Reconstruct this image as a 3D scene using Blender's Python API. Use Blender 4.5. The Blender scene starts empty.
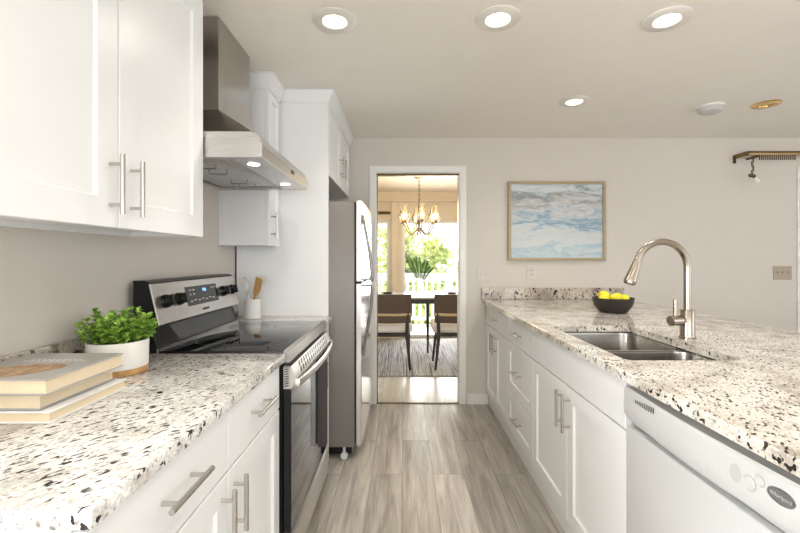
import bpy, bmesh, math, random
from mathutils import Vector, Matrix
random.seed(7)
C = bpy.context.scene.collection
SC = bpy.context.scene
PI = math.pi
# ------------------------------------------------------------------ camera
CAMZ = 1.2635
cam = bpy.data.cameras.new('camera'); camo = bpy.data.objects.new('camera', cam); C.objects.link(camo)
camo.location = (0, 0, CAMZ); camo.rotation_euler = (PI/2, 0, 0)
cam.sensor_width = 36; cam.lens = 416/800*36
cam.shift_x = -(402.5-400)/800; cam.shift_y = -(266.5-258.7)/800
cam.clip_start = .03; cam.clip_end = 200
SC.camera = camo
# ------------------------------------------------------------------ world, sun, daylight
w = bpy.data.worlds.new('world'); SC.world = w; w.use_nodes = True
bg = w.node_tree.nodes['Background']; bg.inputs[0].default_value = (.93, .97, 1, 1); bg.inputs[1].default_value = 1.5
def light(name, typ, loc, rot, power, color=(1, 1, 1), **kw):
    l = bpy.data.lights.new(name, typ); l.energy = power; l.color = color
    for k, v in kw.items(): setattr(l, k, v)
    o = bpy.data.objects.new(name, l); C.objects.link(o); o.location = loc; o.rotation_euler = rot
    return o
light('sun', 'SUN', (0, 0, 10), (math.radians(-8), math.radians(-42), 0), 16, (1, .96, .88), angle=.02)
# fill lamps at unseen rear, side and added nook windows; daylight at dining glass
light('rear_unseen_window_fill', 'AREA', (1.3, -3.32, 1.4), (PI/2, 0, 0), 58, (.94, .975, 1), shape='RECTANGLE', size=4.2, size_y=1.7)
light('added_nook_window_fill', 'AREA', (-4.02, -1.7, 1.4), (PI/2, 0, -PI/2), 225, (.93, .97, 1), shape='RECTANGLE', size=2.8, size_y=1.75)  # added window lamp, lights the peninsula fronts from the left
light('side_unseen_window_fill', 'AREA', (5.12, -.2, 1.35), (PI/2, 0, PI/2), 20, (.99, .985, 1), shape='RECTANGLE', size=3.8, size_y=1.6)
light('dining_window_daylight', 'AREA', (1.02, 6.95, 1.0), (-PI/2, 0, 0), 95, (1, 1, .97), shape='RECTANGLE', size=2.0, size_y=1.75)
SC.view_settings.view_transform = 'Standard'; SC.view_settings.look = 'None'
SC.view_settings.exposure = 0.24; SC.view_settings.gamma = 1; SC.view_settings.use_curve_mapping = False

# ------------------------------------------------------------------ materials
def newmat(name):
    m = bpy.data.materials.new(name); m.use_nodes = True
    return m, m.node_tree, m.node_tree.nodes['Principled BSDF']
def N(nt, typ, **kw):
    n = nt.nodes.new(typ)
    for k, v in kw.items():
        if k.startswith('i_'):
            key = k[2:]; key = int(key) if key.isdigit() else key.replace('_', ' ')
            n.inputs[key].default_value = v
        else: setattr(n, k, v)
    return n
def L(nt, a, b): nt.links.new(a, b)
def objco(nt, scale=(1, 1, 1), rot=(0, 0, 0)):
    tc = N(nt, 'ShaderNodeTexCoord'); mp = N(nt, 'ShaderNodeMapping')
    mp.inputs['Scale'].default_value = scale; mp.inputs['Rotation'].default_value = rot
    L(nt, tc.outputs['Object'], mp.inputs[0]); return mp.outputs[0]
def ramp(nt, src, stops):
    r = N(nt, 'ShaderNodeValToRGB'); e = r.color_ramp.elements
    while len(e) < len(stops): e.new(.5)
    for i, (p, c) in enumerate(stops):
        e[i].position = p; e[i].color = (*c, 1) if not isinstance(c, (int, float)) else (c, c, c, 1)
    L(nt, src, r.inputs[0]); return r.outputs[0]
def mix(nt, fac, a, b, typ='MIX'):
    m = N(nt, 'ShaderNodeMix', data_type='RGBA', blend_type=typ)
    for s, v in ((m.inputs['Factor'], fac), (m.inputs['A'], a), (m.inputs['B'], b)):
        if isinstance(v, (int, float)): s.default_value = v
        elif isinstance(v, tuple): s.default_value = (*v, 1)
        else: L(nt, v, s)
    return m.outputs['Result']
def plain(name, col, rough=.5, metal=0, var=.04, scale=8, bump=0, bscale=200, **kw):
    m, nt, p = newmat(name)
    co = objco(nt); n = N(nt, 'ShaderNodeTexNoise', i_Scale=scale, i_Detail=3); L(nt, co, n.inputs[0])
    a = tuple(c*(1-var) for c in col); b = tuple(min(1, c*(1+var)) for c in col)
    L(nt, ramp(nt, n.outputs[0], [(.3, a), (.7, b)]), p.inputs['Base Color'])
    p.inputs['Roughness'].default_value = rough; p.inputs['Metallic'].default_value = metal
    for k, v in kw.items(): p.inputs[k.replace('_', ' ')].default_value = v
    if bump:
        n2 = N(nt, 'ShaderNodeTexNoise', i_Scale=bscale, i_Detail=2); L(nt, co, n2.inputs[0])
        bm_ = N(nt, 'ShaderNodeBump', i_Strength=bump, i_Distance=.002); L(nt, n2.outputs[0], bm_.inputs['Height']); L(nt, bm_.outputs[0], p.inputs['Normal'])
    return m
def emit(name, col, strength):
    m, nt, p = newmat(name); p.inputs['Base Color'].default_value = (*col, 1)
    p.inputs['Emission Color'].default_value = (*col, 1); p.inputs['Emission Strength'].default_value = strength
    return m
def glassmat(name, col=(1, 1, 1), rough=0, ior=1.45):
    m, nt, p = newmat(name); p.inputs['Base Color'].default_value = (*col, 1); p.inputs['Roughness'].default_value = rough
    p.inputs['Transmission Weight'].default_value = 1; p.inputs['IOR'].default_value = ior; return m
def pane_mat():
    m, nt, p = newmat('window_glass')
    t = N(nt, 'ShaderNodeBsdfTransparent'); g = N(nt, 'ShaderNodeBsdfGlossy'); g.inputs['Roughness'].default_value = 0
    f = N(nt, 'ShaderNodeFresnel', i_IOR=1.3); x = N(nt, 'ShaderNodeMixShader')
    L(nt, f.outputs[0], x.inputs[0]); L(nt, t.outputs[0], x.inputs[1]); L(nt, g.outputs[0], x.inputs[2])
    L(nt, x.outputs[0], nt.nodes['Material Output'].inputs[0]); return m
def shade_mat():
    m, nt, p = newmat('amber_shade_glass')
    t = N(nt, 'ShaderNodeBsdfTransparent'); t.inputs[0].default_value = (1, .96, .88, 1); g = N(nt, 'ShaderNodeBsdfTranslucent'); g.inputs[0].default_value = (1, .86, .62, 1)
    g2 = N(nt, 'ShaderNodeBsdfGlossy'); g2.inputs['Roughness'].default_value = .05
    x = N(nt, 'ShaderNodeMixShader', i_0=.10); L(nt, t.outputs[0], x.inputs[1]); L(nt, g.outputs[0], x.inputs[2])
    f = N(nt, 'ShaderNodeFresnel', i_IOR=1.4); y = N(nt, 'ShaderNodeMixShader'); L(nt, f.outputs[0], y.inputs[0]); L(nt, x.outputs[0], y.inputs[1]); L(nt, g2.outputs[0], y.inputs[2])
    L(nt, y.outputs[0], nt.nodes['Material Output'].inputs[0]); return m
def granite(name, tint=(1, 1, 1), rough=.08, dark=0.0, fs=100):
    m, nt, p = newmat(name)
    co = objco(nt); 
    st0 = objco(nt, (1, 1, 1), (0, 0, math.radians(32))); mp = N(nt, 'ShaderNodeMapping'); mp.inputs['Scale'].default_value = (1.15, .45, .62); L(nt, st0, mp.inputs[0]); st = mp.outputs[0]
    def nz(src, s, d=3, r=.55):
        n = N(nt, 'ShaderNodeTexNoise', i_Scale=s, i_Detail=d, i_Roughness=r); L(nt, src, n.inputs[0]); return n.outputs[0]
    base = ramp(nt, nz(co, 9, 4), [(.32, (.47, .44, .40)), (.45, (.70, .67, .63)), (.58, (.85, .835, .805))])
    grain = ramp(nt, nz(co, 190, 2), [(.35, .74), (.62, 1.06)])
    base = mix(nt, 1, base, grain, 'MULTIPLY')
    gr = ramp(nt, nz(st, 60, 3, .6), [(.575-dark, 0.0), (.66-dark, 1.0)])
    base = mix(nt, mix(nt, 1, gr, (.55, .55, .55), 'MULTIPLY'), base, (.42, .37, .32))
    br = ramp(nt, nz(st, 150, 2, .5), [(.62-dark*.7, 0.0), (.66-dark*.7, 1.0)])
    base = mix(nt, mix(nt, 1, br, (.75, .75, .75), 'MULTIPLY'), base, (.20, .155, .125))
    clus = ramp(nt, nz(co, 16, 2), [(.36, 0.0), (.50, 1.0)])
    dk = ramp(nt, nz(st, fs, 2, .45), [(.59-dark*.4, 0.0), (.62-dark*.4, 1.0)])
    base = mix(nt, mix(nt, 1, dk, clus, 'MULTIPLY'), base, (.035, .028, .025))
    base = mix(nt, 1, base, tint, 'MULTIPLY')
    L(nt, base, p.inputs['Base Color']); p.inputs['Roughness'].default_value = rough
    return m
def steel(name, col=(.60, .58, .56), rough=.28, stretch=(1, 60, 60)):
    m, nt, p = newmat(name); p.inputs['Metallic'].default_value = 1
    co = objco(nt, stretch); n = N(nt, 'ShaderNodeTexNoise', i_Scale=12, i_Detail=3); L(nt, co, n.inputs[0])
    L(nt, ramp(nt, n.outputs[0], [(.3, tuple(c*.975 for c in col)), (.7, tuple(min(1, c*1.02) for c in col))]), p.inputs['Base Color'])
    L(nt, ramp(nt, n.outputs[0], [(.3, rough*.95), (.7, rough*1.05)]), p.inputs['Roughness'])
    return m
def wood(name, c0, c1, rough=.45, stretch=(30, 2, 30), scale=3):
    m, nt, p = newmat(name); co = objco(nt, stretch)
    n = N(nt, 'ShaderNodeTexNoise', i_Scale=scale, i_Detail=5, i_Distortion=.6); L(nt, co, n.inputs[0])
    L(nt, ramp(nt, n.outputs[0], [(.3, c0), (.7, c1)]), p.inputs['Base Color']); p.inputs['Roughness'].default_value = rough; return m
def planks(name, c_lo, c_hi, length=1.22, width=.18, rough=.30):
    m, nt, p = newmat(name)
    co = objco(nt, (1, 1, 1), (0, 0, PI/2))
    b = N(nt, 'ShaderNodeTexBrick', offset=.37, offset_frequency=2)
    for k, v in (('Color1', (0, 0, 0, 1)), ('Color2', (1, 1, 1, 1)), ('Mortar', (0, 0, 0, 1)), ('Scale', 1), ('Mortar Size', .0011), ('Mortar Smooth', .2), ('Bias', 0), ('Brick Width', length), ('Row Height', width)):
        b.inputs[k].default_value = v
    L(nt, co, b.inputs[0])
    gco = objco(nt, (9, .75, 1))
    # shift the grain of every plank by its own tone
    off = N(nt, 'ShaderNodeVectorMath', operation='MULTIPLY_ADD'); off.inputs[1].default_value = (7, 13, 5)
    L(nt, b.outputs[0], off.inputs[0]); L(nt, gco, off.inputs[2])
    n = N(nt, 'ShaderNodeTexNoise', i_Scale=2.2, i_Detail=7, i_Roughness=.62, i_Distortion=.9); L(nt, off.outputs[0], n.inputs[0])
    f = objco(nt, (70, 2.5, 1)); n2 = N(nt, 'ShaderNodeTexNoise', i_Scale=2, i_Detail=3); L(nt, f, n2.inputs[0])
    g = ramp(nt, n.outputs[0], [(.28, c_lo), (.5, tuple((a+b_)/2 for a, b_ in zip(c_lo, c_hi))), (.70, c_hi)])
    g = mix(nt, 1, g, ramp(nt, n2.outputs[0], [(.3, .88), (.7, 1.08)]), 'MULTIPLY')
    g = mix(nt, 1, g, ramp(nt, b.outputs[0], [(0, .84), (1, 1.12)]), 'MULTIPLY')
    g = mix(nt, b.outputs['Fac'], g, tuple(c*.35 for c in c_lo))
    L(nt, g, p.inputs['Base Color']); p.inputs['Roughness'].default_value = rough
    return m

M = {}
M['wall'] = plain('wall_paint', (.645, .60, .545), .6, var=.01, bump=.05, bscale=350)
M['wall_back'] = M['wall']
M['ceil'] = plain('ceiling_paint', (.90, .86, .80), .8, var=.01)
M['trim'] = plain('white_trim_paint', (.84, .82, .79), .35, var=.01)
M['cab'] = plain('white_cabinet_lacquer', (.845, .85, .85), .3, var=.008)
M['floor'] = planks('grey_oak_planks', (.235, .208, .178), (.59, .55, .50))
M['dfloor'] = planks('pale_oak_planks', (.42, .39, .345), (.62, .59, .545), 1.2, .19, .25)
M['granite'] = granite('speckled_granite')
M['granite_warm'] = granite('speckled_granite_warm', (1, .97, .92), .08)
M['granite_splash'] = granite('speckled_granite_splash', (.80, .74, .66), .12, .03, 48)  # worktop stone again, darker: missing grazing sheen put into the colour
M['steel'] = steel('brushed_steel')
M['handle'] = steel('pale_handle_steel', (.66, .635, .60), .34)
M['hood'] = steel('brushed_hood_steel', (.47, .445, .41), .24, (40, 3, 40))
M['steel_dark'] = steel('brushed_steel_filter', (.42, .41, .40), .35)
M['nickel'] = steel('satin_nickel', (.56, .53, .49), .24, (40, 40, 2))
M['faucet'] = steel('brushed_nickel_warm', (.37, .32, .27), .22, (40, 40, 2))
M['sink'] = steel('sink_steel', (.36, .34, .315), .24, (3, 3, 3))
M['black'] = plain('black_enamel', (.010, .010, .011), .3, var=.1, Specular_IOR_Level=.25)
M['blackglass'] = plain('black_glass', (.006, .006, .007), .03, var=.05, Specular_IOR_Level=.5)
M['ovenglass'] = plain('oven_glass', (.008, .010, .014), .04, var=.05, Specular_IOR_Level=.5, IOR=1.5, Specular_Tint=(.82, .90, 1, 1))
M['ring'] = plain('burner_print', (.10, .10, .10), .3)
M['knob'] = plain('black_plastic', (.010, .010, .010), .16)
M['fridge_side'] = plain('grey_fridge_paint', (.215, .197, .178), .42, metal=.3, var=.02, bump=.1, bscale=500)
M['fridge_door'] = steel('fridge_steel', (.70, .69, .68), .16, (60, 60, 2))
M['fhandle'] = steel('dark_handle_steel', (.20, .19, .18), .25)
M['darkgap'] = plain('dark_gasket_and_shadow_gap', (.02, .02, .02), .7)
M['plate_pl'] = plain('almond_plate', (.64, .60, .55), .4)
M['ring_white'] = plain('downlight_trim', (.78, .74, .69), .5)
M['white_pl'] = plain('white_appliance_plastic', (.545, .545, .535), .28, var=.008)
M['ind_pl'] = plain('silver_print', (.45, .445, .43), .35)
M['badge'] = plain('badge_grey', (.13, .13, .13), .35)
M['grey_pl'] = plain('light_grey_print', (.60, .59, .57), .4)
M['ceramic'] = plain('matte_white_ceramic', (.78, .76, .73), .5, var=.015)
M['basewood'] = wood('honey_wood', (.52, .27, .10), (.68, .40, .17))
M['spatula'] = wood('olive_wood', (.42, .22, .07), (.58, .34, .12), stretch=(20, 20, 2))
M['spoonwood'] = wood('pale_beech', (.62, .50, .34), (.74, .62, .46), stretch=(20, 20, 2))
M['soil'] = plain('dark_soil', (.05, .035, .025), .9, var=.3, scale=60)
M['wire'] = steel('wire_steel', (.55, .54, .52), .2, (5, 5, 5))
M['pages'] = None
M['cover'] = plain('grey_book_cover', (.40, .385, .37), .35, var=.05)
M['cover_white'] = plain('pale_book_cover', (.80, .80, .80), .35, var=.03)
M['cover_blue'] = plain('blue_book_cover', (.14, .18, .28), .4, var=.05)
M['cover_print'] = plain('printed_letters', (.78, .77, .75), .5)
M['bowl'] = plain('dark_brown_stoneware', (.028, .022, .018), .42, var=.1, scale=30)
M['lemon'] = plain('lemon_peel', (.90, .78, .03), .4, var=.05, bump=.4, bscale=220)
M['frame'] = wood('champagne_wood_frame', (.34, .26, .15), (.45, .36, .23), .35)
M['brass'] = plain('antique_brass', (.26, .18, .085), .32, metal=1, var=.06)
M['brass_dk'] = plain('dark_bronze', (.13, .085, .04), .4, metal=.9, var=.08)
M['goldtrim'] = plain('gold_reflector', (.80, .56, .26), .12, metal=1, var=.03)
M['switch_beige'] = plain('beige_plastic', (.40, .335, .25), .4)
M['beige_wall'] = plain('beige_wall_paint', (.74, .645, .51), .6, var=.01)
M['cream_ceil'] = plain('cream_ceiling_paint', (.80, .70, .58), .8, var=.01)
M['chairback'] = wood('woven_brown', (.075, .050, .036), (.135, .092, .066), .7, (60, 60, 3))
M['chairwood'] = plain('dark_walnut', (.028, .020, .016), .4, var=.15)
M['tanwood'] = wood('pale_wood_rail', (.55, .40, .22), (.68, .52, .30))
M['seatfab'] = plain('cream_upholstery', (.80, .77, .72), .9, var=.04, scale=120, bump=.2)
M['tabletop'] = plain('pale_tabletop', (.52, .50, .48), .2, var=.05)
M['darkcloth'] = plain('charcoal_stoneware', (.05, .045, .045), .5)
M['plate'] = plain('white_porcelain', (.85, .84, .82), .2)
M['glass'] = glassmat('clear_glass')
M['pane'] = pane_mat()
M['shade'] = shade_mat()
M['vase'] = glassmat('frosted_vase_glass', (.95, .97, .97), .25)
M['bulb'] = emit('warm_bulb', (1, .78, .45), 14)
M['downlight'] = emit('lit_downlight', (1, .90, .74), 9)
M['hoodlamp'] = emit('lit_hood_lamp', (1, .96, .88), 6)
M['display'] = emit('clock_digits', (.25, .55, 1), 1.4)
M['deck'] = plain('grey_deck', (.55, .54, .52), .7, var=.1, scale=20)
M['rail'] = plain('white_rail_paint', (.85, .85, .85), .5)
M['lawn'] = plain('lawn', (.20, .30, .08), .9, var=.3, scale=3)
M['bark'] = plain('bark', (.16, .12, .09), .9, var=.3, scale=20)
def leafmat(name, c0, c1, scale=30):
    m, nt, p = newmat(name); co = objco(nt); n = N(nt, 'ShaderNodeTexNoise', i_Scale=scale, i_Detail=2); L(nt, co, n.inputs[0])
    L(nt, ramp(nt, n.outputs[0], [(.35, c0), (.65, c1)]), p.inputs['Base Color']); p.inputs['Roughness'].default_value = .5
    p.inputs['Subsurface Weight'].default_value = 0
    return m
M['herb'] = leafmat('herb_leaf', (.14, .29, .025), (.40, .62, .10), 60)
M['herbstem'] = plain('herb_stem', (.10, .20, .03), .6)
M['palm'] = leafmat('palm_leaf', (.03, .10, .025), (.07, .19, .06), 20)
M['tree1'] = leafmat('bright_leaf', (.50, .58, .18), (.74, .76, .40), 2)
M['tree2'] = leafmat('mid_leaf', (.30, .42, .10), (.56, .64, .25), 2)
def pages_mat():
    m, nt, p = newmat('book_pages'); co = objco(nt, (1, 1, 1))
    wv = N(nt, 'ShaderNodeTexWave', bands_direction='Z', i_Scale=260, i_Distortion=.6, i_Detail=1); L(nt, co, wv.inputs[0])
    L(nt, ramp(nt, wv.outputs[0], [(0, (.66, .53, .36)), (1, (.80, .69, .51))]), p.inputs['Base Color']); p.inputs['Roughness'].default_value = .8; return m
M['pages'] = pages_mat()
def photo_mat():
    m, nt, p = newmat('sandy_cover_picture'); co = objco(nt)
    n = N(nt, 'ShaderNodeTexNoise', i_Scale=38, i_Detail=6, i_Roughness=.7); L(nt, co, n.inputs[0])
    L(nt, ramp(nt, n.outputs[0], [(.3, (.16, .085, .035)), (.5, (.42, .26, .13)), (.7, (.62, .46, .29))]), p.inputs['Base Color']); p.inputs['Roughness'].default_value = .4; return m
M['coverpic'] = photo_mat()
def art_mat():
    m, nt, p = newmat('abstract_seascape')
    tc = N(nt, 'ShaderNodeTexCoord'); sep = N(nt, 'ShaderNodeSeparateXYZ'); L(nt, tc.outputs['Generated'], sep.inputs[0])
    st = objco(nt, (2.0, 1, 6)); n = N(nt, 'ShaderNodeTexNoise', i_Scale=1.6, i_Detail=7, i_Roughness=.62, i_Distortion=1.1); L(nt, st, n.inputs[0])
    h = N(nt, 'ShaderNodeMath', operation='MULTIPLY_ADD', i_1=.95, i_2=-.475); L(nt, n.outputs[0], h.inputs[0])
    h2 = N(nt, 'ShaderNodeMath', operation='ADD'); L(nt, h.outputs[0], h2.inputs[0]); L(nt, sep.outputs[2], h2.inputs[1])
    W = (.60, .63, .63)
    base = ramp(nt, h2.outputs[0], [(0, (.50, .60, .64)), (.09, (.36, .50, .58)), (.15, (.58, .62, .63)), (.36, (.55, .58, .58)), (.42, (.42, .52, .58)), (.47, (.19, .31, .42)), (.55, (.33, .42, .50)), (.65, (.52, .54, .54)), (.76, (.40, .38, .36)), (.84, (.22, .25, .28)), (.91, (.42, .49, .53)), (1, (.58, .62, .64))])
    st2 = objco(nt, (3, 1, 14)); n2 = N(nt, 'ShaderNodeTexNoise', i_Scale=2.2, i_Detail=6, i_Roughness=.7, i_Distortion=1.5); L(nt, st2, n2.inputs[0])
    col = mix(nt, ramp(nt, n2.outputs[0], [(.48, 0.0), (.62, .7)]), base, W)
    vein = ramp(nt, n2.outputs[0], [(.29, 1.0), (.38, 0.0)]); col = mix(nt, mix(nt, 1, vein, (.8, .8, .8), 'MULTIPLY'), col, (.22, .25, .28))
    L(nt, col, p.inputs['Base Color']); p.inputs['Roughness'].default_value = .5; return m
M['art'] = art_mat()
def rug_mat():
    m, nt, p = newmat('striped_rug'); co = objco(nt, (34, .5, 1)); n = N(nt, 'ShaderNodeTexNoise', i_Scale=1.6, i_Detail=3, i_Roughness=.7); L(nt, co, n.inputs[0])
    L(nt, ramp(nt, n.outputs[0], [(.38, (.10, .097, .10)), (.46, (.30, .29, .29)), (.53, (.66, .64, .62)), (.62, (.20, .19, .195))]), p.inputs['Base Color']); p.inputs['Roughness'].default_value = .95; return m
M['rug'] = rug_mat()

# ------------------------------------------------------------------ mesh helpers
class MB:
    def __init__(s): s.bm = bmesh.new()
    def box(s, x0, x1, y0, y1, z0, z1, bev=0, seg=1):
        r = bmesh.ops.create_cube(s.bm, size=1)
        bmesh.ops.transform(s.bm, matrix=Matrix.Translation(((x0+x1)/2, (y0+y1)/2, (z0+z1)/2)) @ Matrix.Diagonal((x1-x0, y1-y0, z1-z0, 1)), verts=r['verts'])
        if bev:
            es = list({e for v in r['verts'] for e in v.link_edges})
            bmesh.ops.bevel(s.bm, geom=es, offset=bev, segments=seg, affect='EDGES', profile=.5)
        return s
    def cyl(s, p0, p1, r0, r1=None, n=20, caps=True):
        p0, p1 = Vector(p0), Vector(p1); r1 = r0 if r1 is None else r1; d = p1-p0
        q = d.to_track_quat('Z', 'Y').to_matrix().to_4x4()
        bmesh.ops.create_cone(s.bm, cap_ends=caps, segments=n, radius1=max(r0, 1e-5), radius2=max(r1, 1e-5), depth=d.length, matrix=Matrix.Translation((p0+p1)/2) @ q)
        return s
    def lathe(s, prof, c=(0, 0, 0), n=32, sx=1, sy=1, mat=None):
        T = mat or Matrix.Translation(c); rings = []
        for r, z in prof:
            if r < 1e-6: rings.append([s.bm.verts.new(T @ Vector((0, 0, z)))])
            else: rings.append([s.bm.verts.new(T @ Vector((r*sx*math.cos(2*PI*i/n), r*sy*math.sin(2*PI*i/n), z))) for i in range(n)])
        for a, b in zip(rings, rings[1:]):
            if len(a) == 1 and len(b) == 1: continue
            for i in range(n):
                j = (i+1) % n
                f = [a[0], b[j], b[i]] if len(a) == 1 else [a[i], a[j], b[0]] if len(b) == 1 else [a[i], a[j], b[j], b[i]]
                s.bm.faces.new(f)
        return s
    def tube(s, pts, r, n=12, caps=True, flat=1.0):
        pts = [Vector(p) for p in pts]; rs = r if isinstance(r, (list, tuple)) else [r]*len(pts); rings = []; up = None
        for i, p in enumerate(pts):
            t = (pts[min(i+1, len(pts)-1)]-pts[max(i-1, 0)]).normalized()
            if up is None:
                up = Vector((0, 0, 1)) if abs(t.z) < .9 else Vector((0, 1, 0))
            a = t.cross(up).normalized(); b = a.cross(t).normalized(); up = b
            rings.append([s.bm.verts.new(p + a*math.cos(2*PI*k/n)*rs[i]*flat + b*math.sin(2*PI*k/n)*rs[i]) for k in range(n)])
        for A, B in zip(rings, rings[1:]):
            for k in range(n): s.bm.faces.new([A[k], A[(k+1) % n], B[(k+1) % n], B[k]])
        if caps: s.bm.faces.new(rings[0][::-1]); s.bm.faces.new(rings[-1])
        return s
    def prism(s, poly, axis, a0, a1):
        # poly: list of 2D points in the plane across axis ('x': (y,z), 'y': (x,z), 'z': (x,y))
        f = {'x': lambda p, a: (a, p[0], p[1]), 'y': lambda p, a: (p[0], a, p[1]), 'z': lambda p, a: (p[0], p[1], a)}[axis]
        A = [s.bm.verts.new(f(p, a0)) for p in poly]; B = [s.bm.verts.new(f(p, a1)) for p in poly]; k = len(poly)
        for i in range(k): s.bm.faces.new([A[i], A[(i+1) % k], B[(i+1) % k], B[i]])
        s.bm.faces.new(A[::-1]); s.bm.faces.new(B); return s
    def grid(s, fn, nu, nv):
        g = [[s.bm.verts.new(fn(u/nu, v/nv)) for v in range(nv+1)] for u in range(nu+1)]
        for u in range(nu):
            for v in range(nv): s.bm.faces.new([g[u][v], g[u+1][v], g[u+1][v+1], g[u][v+1]])
        return s
    def sphere(s, c, r, seg=20, scale=(1, 1, 1), rot=None):
        mt = Matrix.Translation(c) @ (rot or Matrix.Identity(4)) @ Matrix.Diagonal((*scale, 1))
        bmesh.ops.create_uvsphere(s.bm, u_segments=seg, v_segments=max(6, seg//2), radius=r, matrix=mt); return s
    def poly(s, pts): s.bm.faces.new([s.bm.verts.new(p) for p in pts]); return s
    def xf(s, m): bmesh.ops.transform(s.bm, matrix=m, verts=s.bm.verts[:]); return s
def wloc(o):
    v = Vector((0, 0, 0))
    while o: v += o.location; o = o.parent
    return v
def obj(name, mb, mat, parent=None, smooth=True, label=None, kind=None, solid=0, origin=None):
    bm = mb.bm; bmesh.ops.recalc_face_normals(bm, faces=bm.faces[:])
    me = bpy.data.meshes.new(name)
    off = wloc(parent) if parent else (Vector(origin) if origin else Vector((0, 0, 0)))
    bmesh.ops.translate(bm, verts=bm.verts[:], vec=-off)
    if smooth:
        for f in bm.faces: f.smooth = True
    bm.to_mesh(me); bm.free()
    if smooth:
        try: me.set_sharp_from_angle(angle=math.radians(35))
        except Exception: pass
    me.materials.append(mat)
    o = bpy.data.objects.new(name, me); C.objects.link(o)
    if parent: o.parent = parent
    elif origin: o.location = origin
    if label: o['label'] = label
    if kind: o['kind'] = kind
    if solid:
        md = o.modifiers.new('solid', 'SOLIDIFY'); md.thickness = solid; md.offset = 0
    return o
def tag(o, label, cat, group=None, kind=None):
    o['label'] = label; o['category'] = cat
    if group: o['group'] = group
    if kind: o['kind'] = kind
    return o
def thing(name, label, cat, loc=(0, 0, 0), group=None):
    o = bpy.data.objects.new(name, None); C.objects.link(o); o.location = loc; o.empty_display_size = .1
    return tag(o, label, cat, group)
def struct(name, mb, mat, parent=None, smooth=False):
    o = obj(name, mb, mat, parent, smooth); 
    if not parent: o['kind'] = 'structure'
    return o
def text(name, body, size, loc, rot, mat, parent, ext=.0006):
    c = bpy.data.curves.new(name, 'FONT'); c.body = body; c.size = size; c.align_x = 'CENTER'; c.align_y = 'CENTER'; c.extrude = ext
    o = bpy.data.objects.new(name, c); C.objects.link(o); c.materials.append(mat)
    me = bpy.data.meshes.new_from_object(o.evaluated_get(bpy.context.evaluated_depsgraph_get())); bpy.data.objects.remove(o)
    o = bpy.data.objects.new(name, me); C.objects.link(o); me.materials.clear(); me.materials.append(mat)
    o.parent = parent; o.location = Vector(loc)-wloc(parent); o.rotation_euler = rot
    return o
def front(d, x, y0, y1, z0, z1, th=.02, rail=.075, recess=.009, flat=False):
    """cabinet front in the plane x = const facing d*X; x is its outer face"""
    mb = MB(); prof = [(0, -th), (0, -.002), (.002, 0)]
    if not flat: prof += [(rail, 0), (rail+.004, -recess)]
    rings = []
    for ins, dep in prof:
        X = x + d*dep
        rings.append([mb.bm.verts.new(p) for p in ((X, y0+ins, z0+ins), (X, y1-ins, z0+ins), (X, y1-ins, z1-ins), (X, y0+ins, z1-ins))])
    for A, B in zip(rings, rings[1:]):
        for k in range(4): mb.bm.faces.new([A[k], A[(k+1) % 4], B[(k+1) % 4], B[k]])
    mb.bm.faces.new(rings[0][::-1]); mb.bm.faces.new(rings[-1]); return mb
def pull(d, x, y, z, vert, ln=.152, cc=.1):
    """bar pull standing on the face x"""
    mb = MB(); o = .034
    ax = (0, 0, 1) if vert else (0, 1, 0); ax = Vector(ax); c = Vector((x+d*o, y, z))
    mb.cyl(c-ax*ln/2, c+ax*ln/2, .0062, n=16)
    for s in (-1, 1):
        b = c+ax*s*cc/2; mb.cyl((x, b.y, b.z), b, .0046, n=12)
    return mb

# ------------------------------------------------------------------ room shell
XL, XR, YB, YR, H = -1.04, 5.0, 3.617, -3.2, 2.313
XN, YN = -3.9, .56                                    # unseen nook left of and behind the camera, added for light
struct('floor', MB().box(XL-.1, XR+.1, YR-.1, YB+.02, -.1, 0).box(XN-.1, XL-.1, YR-.1, YN+.02, -.1, 0), M['floor'])
DX0, DX1, DY1, DW = -2.2, 2.6, 6.62, .115
struct('floor_dining', MB().box(DX0-.1, DX1+.1, YB+.02, DY1+.12, -.1, 0), M['dfloor'])
# recessed lamp positions cut from the ceiling by building it in strips would show seams: cans are shallow trims below
struct('ceiling', MB().box(XL-.1, XR+.1, YR-.1, YB+DW, H, H+.15).box(XN-.1, XL-.1, YR-.1, YN+.1, H, H+.15), M['ceil'])
struct('ceiling_dining', MB().box(DX0-.1, DX1+.1, YB+DW, DY1+.3, H, H+.15), M['cream_ceil'])
struct('wall_left', MB().box(XL-.1, XL, YN, YB, 0, H), M['wall'])
struct('wall_added_nook', MB().box(XN, XL-.1, YN, YN+.1, 0, H).box(XN-.1, XN, YR, -3.05, 0, H).box(XN-.1, XN, -.35, YN+.1, 0, H).box(XN-.1, XN, -3.05, -.35, 0, .5).box(XN-.1, XN, -3.05, -.35, 2.25, H), M['wall'])  # unseen nook walls, opening added to bring light from the left
OX0, OX1, OZ = -.232, .497, 2.014
struct('wall_back', MB().box(XL-.1, OX0, YB, YB+DW, 0, H).box(OX1, XR+.1, YB, YB+DW, 0, H).box(OX0, OX1, YB, YB+DW, OZ, H), M['wall_back'])
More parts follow.
